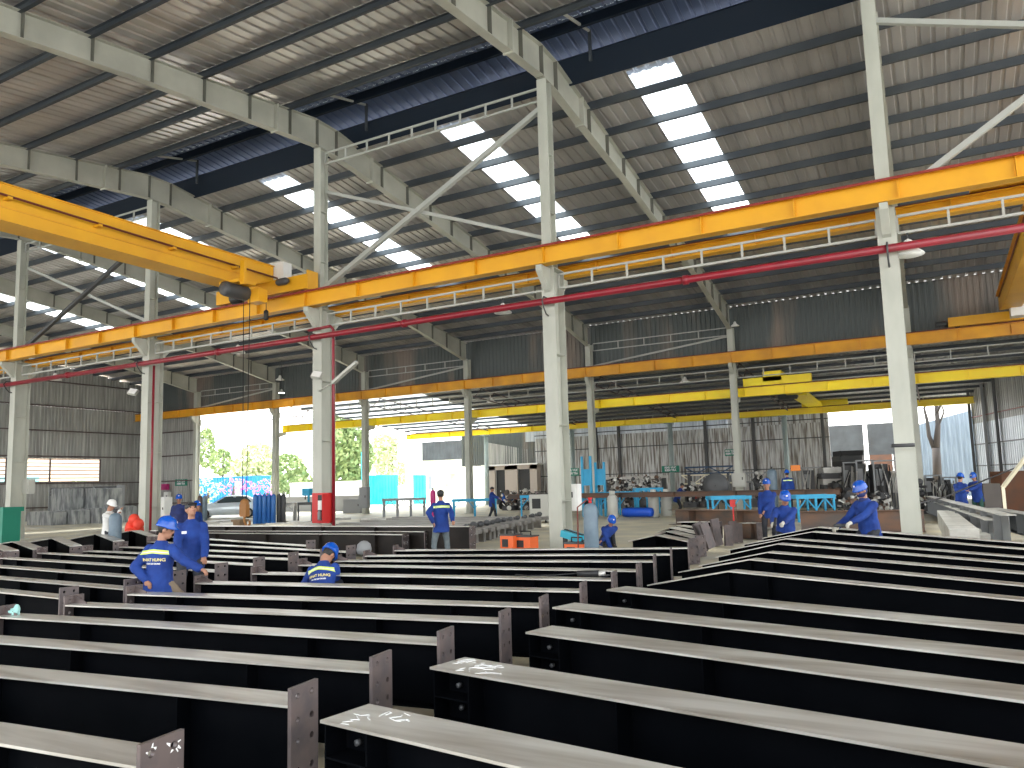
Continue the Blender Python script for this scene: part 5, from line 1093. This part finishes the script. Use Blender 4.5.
# red white sign on the long beam
p = at(735, 506, 24); b = MB(); b.box(p.x-.08, p.x+.08, p.y-.3, p.y-.28, .78, 1.0); b.box(p.x-.02, p.x+.02, p.y-.28, p.y-.26, 0, .9); b.box(p.x-.2, p.x+.2, p.y-.4, p.y-.15, 0, .03); tag(b.build('warning_board', 'red'), 'small red board standing at the long brownish beam', 'sign')
# lattice truss sections stored at the back wall
for i, (px0, px1, py0, py1, m_, lab) in enumerate(((685, 733, 466, 474, 'navy', 'dark blue lattice truss stored on top at the back wall'), (682, 731, 474, 484, 'cream', 'cream lattice truss stored below the dark blue one'), (746, 775, 472, 482, 'grey', 'grey lattice truss stored right of the red striped column'), (604, 668, 476, 479, 'pale_steel', 'long pale pipe rack along the back wall'))):
    if 'navy' not in M: mat('navy', (.02, .06, .13), .5)
    Yq = 50; a_, c_ = onY(px0, py1, Yq), onY(px1, py0, Yq); r = thing('lattice_truss', lab, 'truss', ((a_.x+c_.x)/2, Yq, a_.z)); n = max(3, int((c_.x-a_.x)/.7))
    for z in (a_.z, c_.z): b = MB(); b.box(a_.x, c_.x, Yq-.04, Yq+.04, z-.05, z+.05); b.build('chord', m_, r)
    for k in range(n):
        x0_, x1_ = a_.x+(c_.x-a_.x)*k/n, a_.x+(c_.x-a_.x)*(k+1)/n; b = MB(); b.bar((x0_, Yq, a_.z if k % 2 else c_.z), (x1_, Yq, c_.z if k % 2 else a_.z), .06, .06); b.build('diagonal', m_, r)
    for x in (a_.x+.3, c_.x-.3): b = MB(); b.box(x-.06, x+.06, Yq-.3, Yq+.3, 0, a_.z-.05); b.build('support_leg', 'dark_grey', r)
# motorbikes parked along the back wall
def bike(p, rz, label, body):
    r = thing('motorbike', label, 'motorbike', (p.x, p.y, 0), rz, 'motorbikes parked at the back wall')
    for y in (-.6, .6):
        b = MB(); b.lathe([(.2, -.03), (.28, -.045), (.3, 0), (.28, .045), (.2, .03)], (0, y, .3), 14, 'x'); b.build('wheel', 'black', r, True)
    b = MB(); loft(b, [(Vector((0, -.75, .75)), Vector((1, 0, 0)), Vector((0, 0, 1)), .06, .05), (Vector((0, -.3, .68)), Vector((1, 0, 0)), Vector((0, 0, 1)), .14, .16), (Vector((0, .15, .5)), Vector((1, 0, 0)), Vector((0, 0, 1)), .10, .12), (Vector((0, .45, .7)), Vector((1, 0, 0)), Vector((0, 0, 1)), .16, .25), (Vector((0, .5, 1.0)), Vector((1, 0, 0)), Vector((0, 0, 1)), .08, .08)], 8); b.build('body', body, r, True)
    b = MB(); b.bar((0, -.7, .82), (0, .05, .78), .24, .08); b.build('seat', 'black', r, True)
    b = MB(); b.tube([(-.32, .35, 1.08), (-.1, .42, 1.02), (.1, .42, 1.02), (.32, .35, 1.08)], .02, 6); b.build('handlebar', 'dark_grey', r, True)
    for s in (-1, 1): b = MB(); sph(b, (s*.28, .42, 1.22), .055, (1, .4, .8)); b.build('mirror', 'pale_steel', r, True)
    b = MB(); sph(b, (0, .56, .95), .08); b.build('headlamp', 'white', r, True)
bl = ['helmet_blue', 'black', 'red', 'pale_steel', 'black', 'magenta', 'dark_grey', 'white']
pxs = [508, 515, 522, 529, 536, 542, 580, 606, 612, 618, 624, 630, 636, 642, 648, 654, 660, 690, 697, 704, 711, 718]
bcol = ['blue', 'black', 'red', 'silver', 'sooty black', 'crimson', 'grey', 'white']
for i, px in enumerate(pxs):
    Yq = 45.6+1.9*(i % 2) if px < 600 else 50.2+1.9*(i % 2)
    p = onY(px, 490, Yq); nth = sum(1 for j in range(i+1) if j % 8 == i % 8)-1
    bike(p, R(170+random.uniform(-14, 14)), '%s motorbike parked at the back wall, %s %s one from the left' % (bcol[i % 8], ORD[nth], bcol[i % 8]), bl[i % 8])
# background machines and stock in the right corner
def crate(px0, px1, py0, py1, zc, d, m, label, name='steel_stack', layers=4, base0=True):
    A, B = at(px0, py1, zc), at(px1, py0, zc); u = Vector((B.x-A.x, B.y-A.y, 0)); L_ = u.length; u.normalize(); rz = math.atan2(u.y, u.x); H_ = max(.2, B.z); z0 = 0 if base0 else max(0, A.z)
    r = thing(name, label, 'stock', (A.x, A.y, z0), rz); h_ = (H_-z0)/layers
    for k in range(layers): b = MB(); o_ = .06*math.sin(k*2.3); b.box(o_, L_+o_, 0, d, k*h_+.02, (k+1)*h_-.01); b.box(o_+.05, L_+o_-.05, .03, d-.03, k*h_, k*h_+.02); b.build('layer', m if k % 2 == 0 else ('dark_grey' if m != 'dark_grey' else 'black'), r, True)
    return r
crate(841, 862, 450, 462, 47, 1.5, 'dark_grey', 'stack of dark plates standing high behind the scarf worker', base0=True, layers=10)
crate(824, 840, 467, 496, 40, 1.2, 'pale_steel', 'low stack of steel sheets at the left of the dark machines', layers=7)
def big_machine(px0, px1, py0, zc, d, m, label, seed):
    rr = random.Random(seed); A, B = at(px0, 500, zc), at(px1, py0, zc); u = Vector((B.x-A.x, B.y-A.y, 0)); L_ = u.length; u.normalize(); rz = math.atan2(u.y, u.x); H_ = B.z
    r = thing('workshop_machine', label, 'machine', (A.x, A.y, 0), rz)
    b = MB(); b.box(0, L_, 0, d, 0, H_*.35); b.build('base', 'dark_grey', r, True)
    b = MB(); b.box(L_*.08, L_*.62, d*.1, d*.9, H_*.35, H_*.95); b.build('housing', m, r, True)
    b = MB(); b.box(L_*.14, L_*.4, d*.1-.02, d*.1, H_*.5, H_*.85); b.build('cover_panel', 'grey', r, True)
    b = MB(); b.box(L_*.70, L_*.92, d*.2, d*.5, H_*.35, H_*.8); b.build('control_box', 'lpg_grey', r, True)
    for k in range(6):
        x = L_*(.05+.9*rr.random()); b = MB(); b.tube([(x, -.04, .1), (x+.1*rr.uniform(-1, 1), -.06, H_*.5), (x+.3*rr.uniform(-1, 1), -.02, H_*rr.uniform(.7, 1.0))], .03, 6); b.build('pipe', 'pale_steel' if k % 2 else 'black', r, True)
    for x in (.02, L_-.08): b = MB(); b.box(x, x+.07, 0, .07, H_*.35, H_); b.build('upright', 'grey', r, True)
    b = MB(); b.box(.02, L_-.01, 0, .07, H_, H_+.07); b.build('top_rail', 'grey', r, True)
    return r
big_machine(845, 857, 463, 38, 1.0, 'dark_grey', 'dark machine left of the scarf worker with pipes on its front', 1)
big_machine(858, 873, 461, 37, 1.0, 'fence_grey', 'greenish grey machine directly behind the scarf worker', 2)
big_machine(875, 898, 461, 36, 1.2, 'black', 'large black machine left of the rightmost column', 3)
big_machine(803, 822, 468, 41, .6, 'dark_grey', 'dark machine right of the orange warning sign', 4)
big_machine(926, 942, 476, 37, 1.2, 'black', 'black machine just right of the rightmost column', 5)
big_machine(944, 957, 478, 38, 1.2, 'dark_grey', 'dark grey machine behind the right standing worker', 6)
def heap(px, zc, w_, h_, label, seed, base_m=('dark_grey', 'black', 'rust_steel', 'pale_steel', 'concrete_panel', 'white')):
    rr = random.Random(seed); c = at(px, 495, zc); b = MB(); mats = list(base_m)
    for k in range(70):
        b.mi = rr.choice((0, 0, 1, 1, 2, 3, 3, 4, 5)) % len(mats); z = h_*rr.random()**1.2; sp = w_*(1-.55*z/h_); p = Vector((c.x+rr.uniform(-sp, sp), c.y+rr.uniform(-.6, .6), z+.03))
        dv = Vector((rr.gauss(0, 1), rr.gauss(0, .5), rr.gauss(0, .5))).normalized()*rr.uniform(.1, .3); q = p+dv; q.z = max(.03, q.z); t_ = rr.uniform(.03, .12)
        if k % 3 == 0: b.lathe([(t_*.4, -.03), (t_*1.6, -.03), (t_*1.6, .03), (t_*.4, .03)], tuple(p+Vector((0, 0, t_))), 10, 'y')
        else: b.bar(p, q, t_, t_)
    b.mi = 0; b.box(c.x-w_, c.x+w_, c.y-.5, c.y+.5, 0, h_*.25)
    return tag(b.build('scrap_heap', mats), label, 'scrap heap', 'heaps of small steel parts', 'stuff')
hx = [(511, 50, 1.2), (527, 50, 1.1), (610, 48, 1.7), (622, 48, 1.9), (634, 48, 1.8), (646, 48, 2.0), (657, 48, 1.8), (692, 46, 1.3), (706, 46, 1.4), (760, 44, 1.9), (835, 40, 1.3), (852, 31, .9), (880, 31, .8), (917, 32, 1.2)]
for i, (px, zc, h_) in enumerate(hx): heap(px, zc, .40, h_, 'heap of mixed small steel parts at the back of the hall, %s heap from the left' % ORD[i], 20+i)
crate(985, 1000, 483, 505, 27, .8, 'concrete_panel', 'pale concrete block right of the right workers', name='machine_block', layers=1)
crate(1003, 1040, 470, 492, 30, .8, 'rusty', 'rust orange panel at the right picture edge', name='machine_block', layers=1)
for i, (A_, B_, z, zb) in enumerate((((925, 496), (1000, 515), .75, .1), ((925, 499), (985, 520), .6, .1), ((985, 508), (1060, 520), .75, .3))):
    P, Q = onZ(*A_, z), onZ(*B_, z); hbeam('long_steel_beam', 'long grey steel beam at the right edge of the hall, %s one' % ORD[i], [P, Q], zb, .3, None, None, 'long beams at the right edge', web='grey', fl='pale_steel')
for i in range(4):
    A_, B_ = onZ(942+7*(i % 2)+ (0 if i < 2 else 12), 510+(0 if i < 2 else 12), .5 if i < 2 else .3), onZ(957+14*(i % 2)+(0 if i < 2 else 12), 529+(0 if i < 2 else 5), .5 if i < 2 else .3)
    b = MB(); h_ = .5 if i < 2 else .3; b.bar(A_-Vector((0, 0, h_/2)), B_-Vector((0, 0, h_/2)), .28, h_-.02); tag(b.build('box_beam', 'pale_steel'), 'white topped box beam right of the rightmost column, %s from the left' % ORD[i], 'steel beam', 'white topped box beams')
P, Q = at(1003, 487, 22), at(1030, 452, 21); b = MB(); b.bar(P, Q, .12, .06); b.bar(P, Vector((P.x, P.y, .0)), .1, .08); tag(b.build('timber_prop', 'cream'), 'pale timber prop rising to the right picture edge', 'timber')
b = MB(); b.tube([at(905, 507, 17.6), at(945, 497, 20), at(985, 480, 22), at(1030, 462, 22)], .02, 6); tag(b.build('power_cable', 'black'), 'black cable strung from the rightmost column to the right', 'cable')
for i, x in enumerate(X1[:1]): b = MB(); b.tube([(x+.2, 16.95, 2.2), (x-.19, 16.93, 2.2), (x-.19, 17.0, 2.2)], .04, 6); tag(b.build('rope_tie', 'dark_grey'), 'dark rope tied round the rightmost column', 'rope')

# scenery outside the left strip window
mat('ochre_wall', (.85, .62, .45), .8); mat('mint_wall', (.30, .55, .52), .8)
b = MB(); b.box(-76, -74, 22, 56, 3.0, 9); b.box(-76, -74, 22, 56, 0, 1.2); tag(b.build('neighbour_building', 'ochre_wall'), 'pale ochre building seen through the left strip window', 'building')
b = MB(); b.box(-73.9, -73.8, 22, 42, 0, 3.6); tag(b.build('site_fence', 'mint_wall'), 'mint coloured fence seen through the left strip window', 'fence')
b = MB(); blob(b, (-70.5, 47, 1.6), 2.0, 1.7, 700, .3); blob(b, (-70.5, 44, 1.5), 1.8, 1.6, 500, .3); tag(b.build('hedge', 'leaf_light'), 'yellow green hedge seen through the right half of the left strip window', 'hedge')
# monitor posts and braces along the ridge
for i in range(6):
    for j, dx in enumerate((.9,)):
        x = X1e[i]+dx; r = thing('ridge_post', 'thin post with slanting stay in the dark ridge opening, %s from the right' % ORD[i], 'post', (x, 19.2, 12.7), 0, 'posts of the ridge opening')
        b = MB(); b.box(x-.04, x+.04, 18.62, 18.68, 13.1, 14.0); b.build('upright', 'purlin', r)
        b = MB(); b.bar((x, 18.6, 13.95), (x, 16.2, 13.35), .06, .06); b.build('stay', 'truss_paint', r)

# small things lying on the beams
p = onZ(13, 614.5, .55); b = MB(); sph(b, (p.x, p.y, .58), 1, (.06, .04, .03)); sph(b, (p.x+.06, p.y, .60), 1, (.03, .03, .05)); b.box(p.x-.06, p.x+.06, p.y-.03, p.y+.03, .55, .58); tag(b.build('work_glove', 'mint_wall'), 'mint coloured glove on the beam end at the left edge', 'glove')
p = at(364, 550, 15.2); b = MB(); b.lathe([(.12, 0), (.12, .03), (.025, .05), (.025, .36), (.13, .38), (.15, .46), (.13, .56), (.06, .62), (.01, .63)], (p.x, p.y, 0), 16); tag(b.build('welding_mask_stand', 'grey'), 'grey domed welding mask standing at the left ends of the middle beams', 'mask')
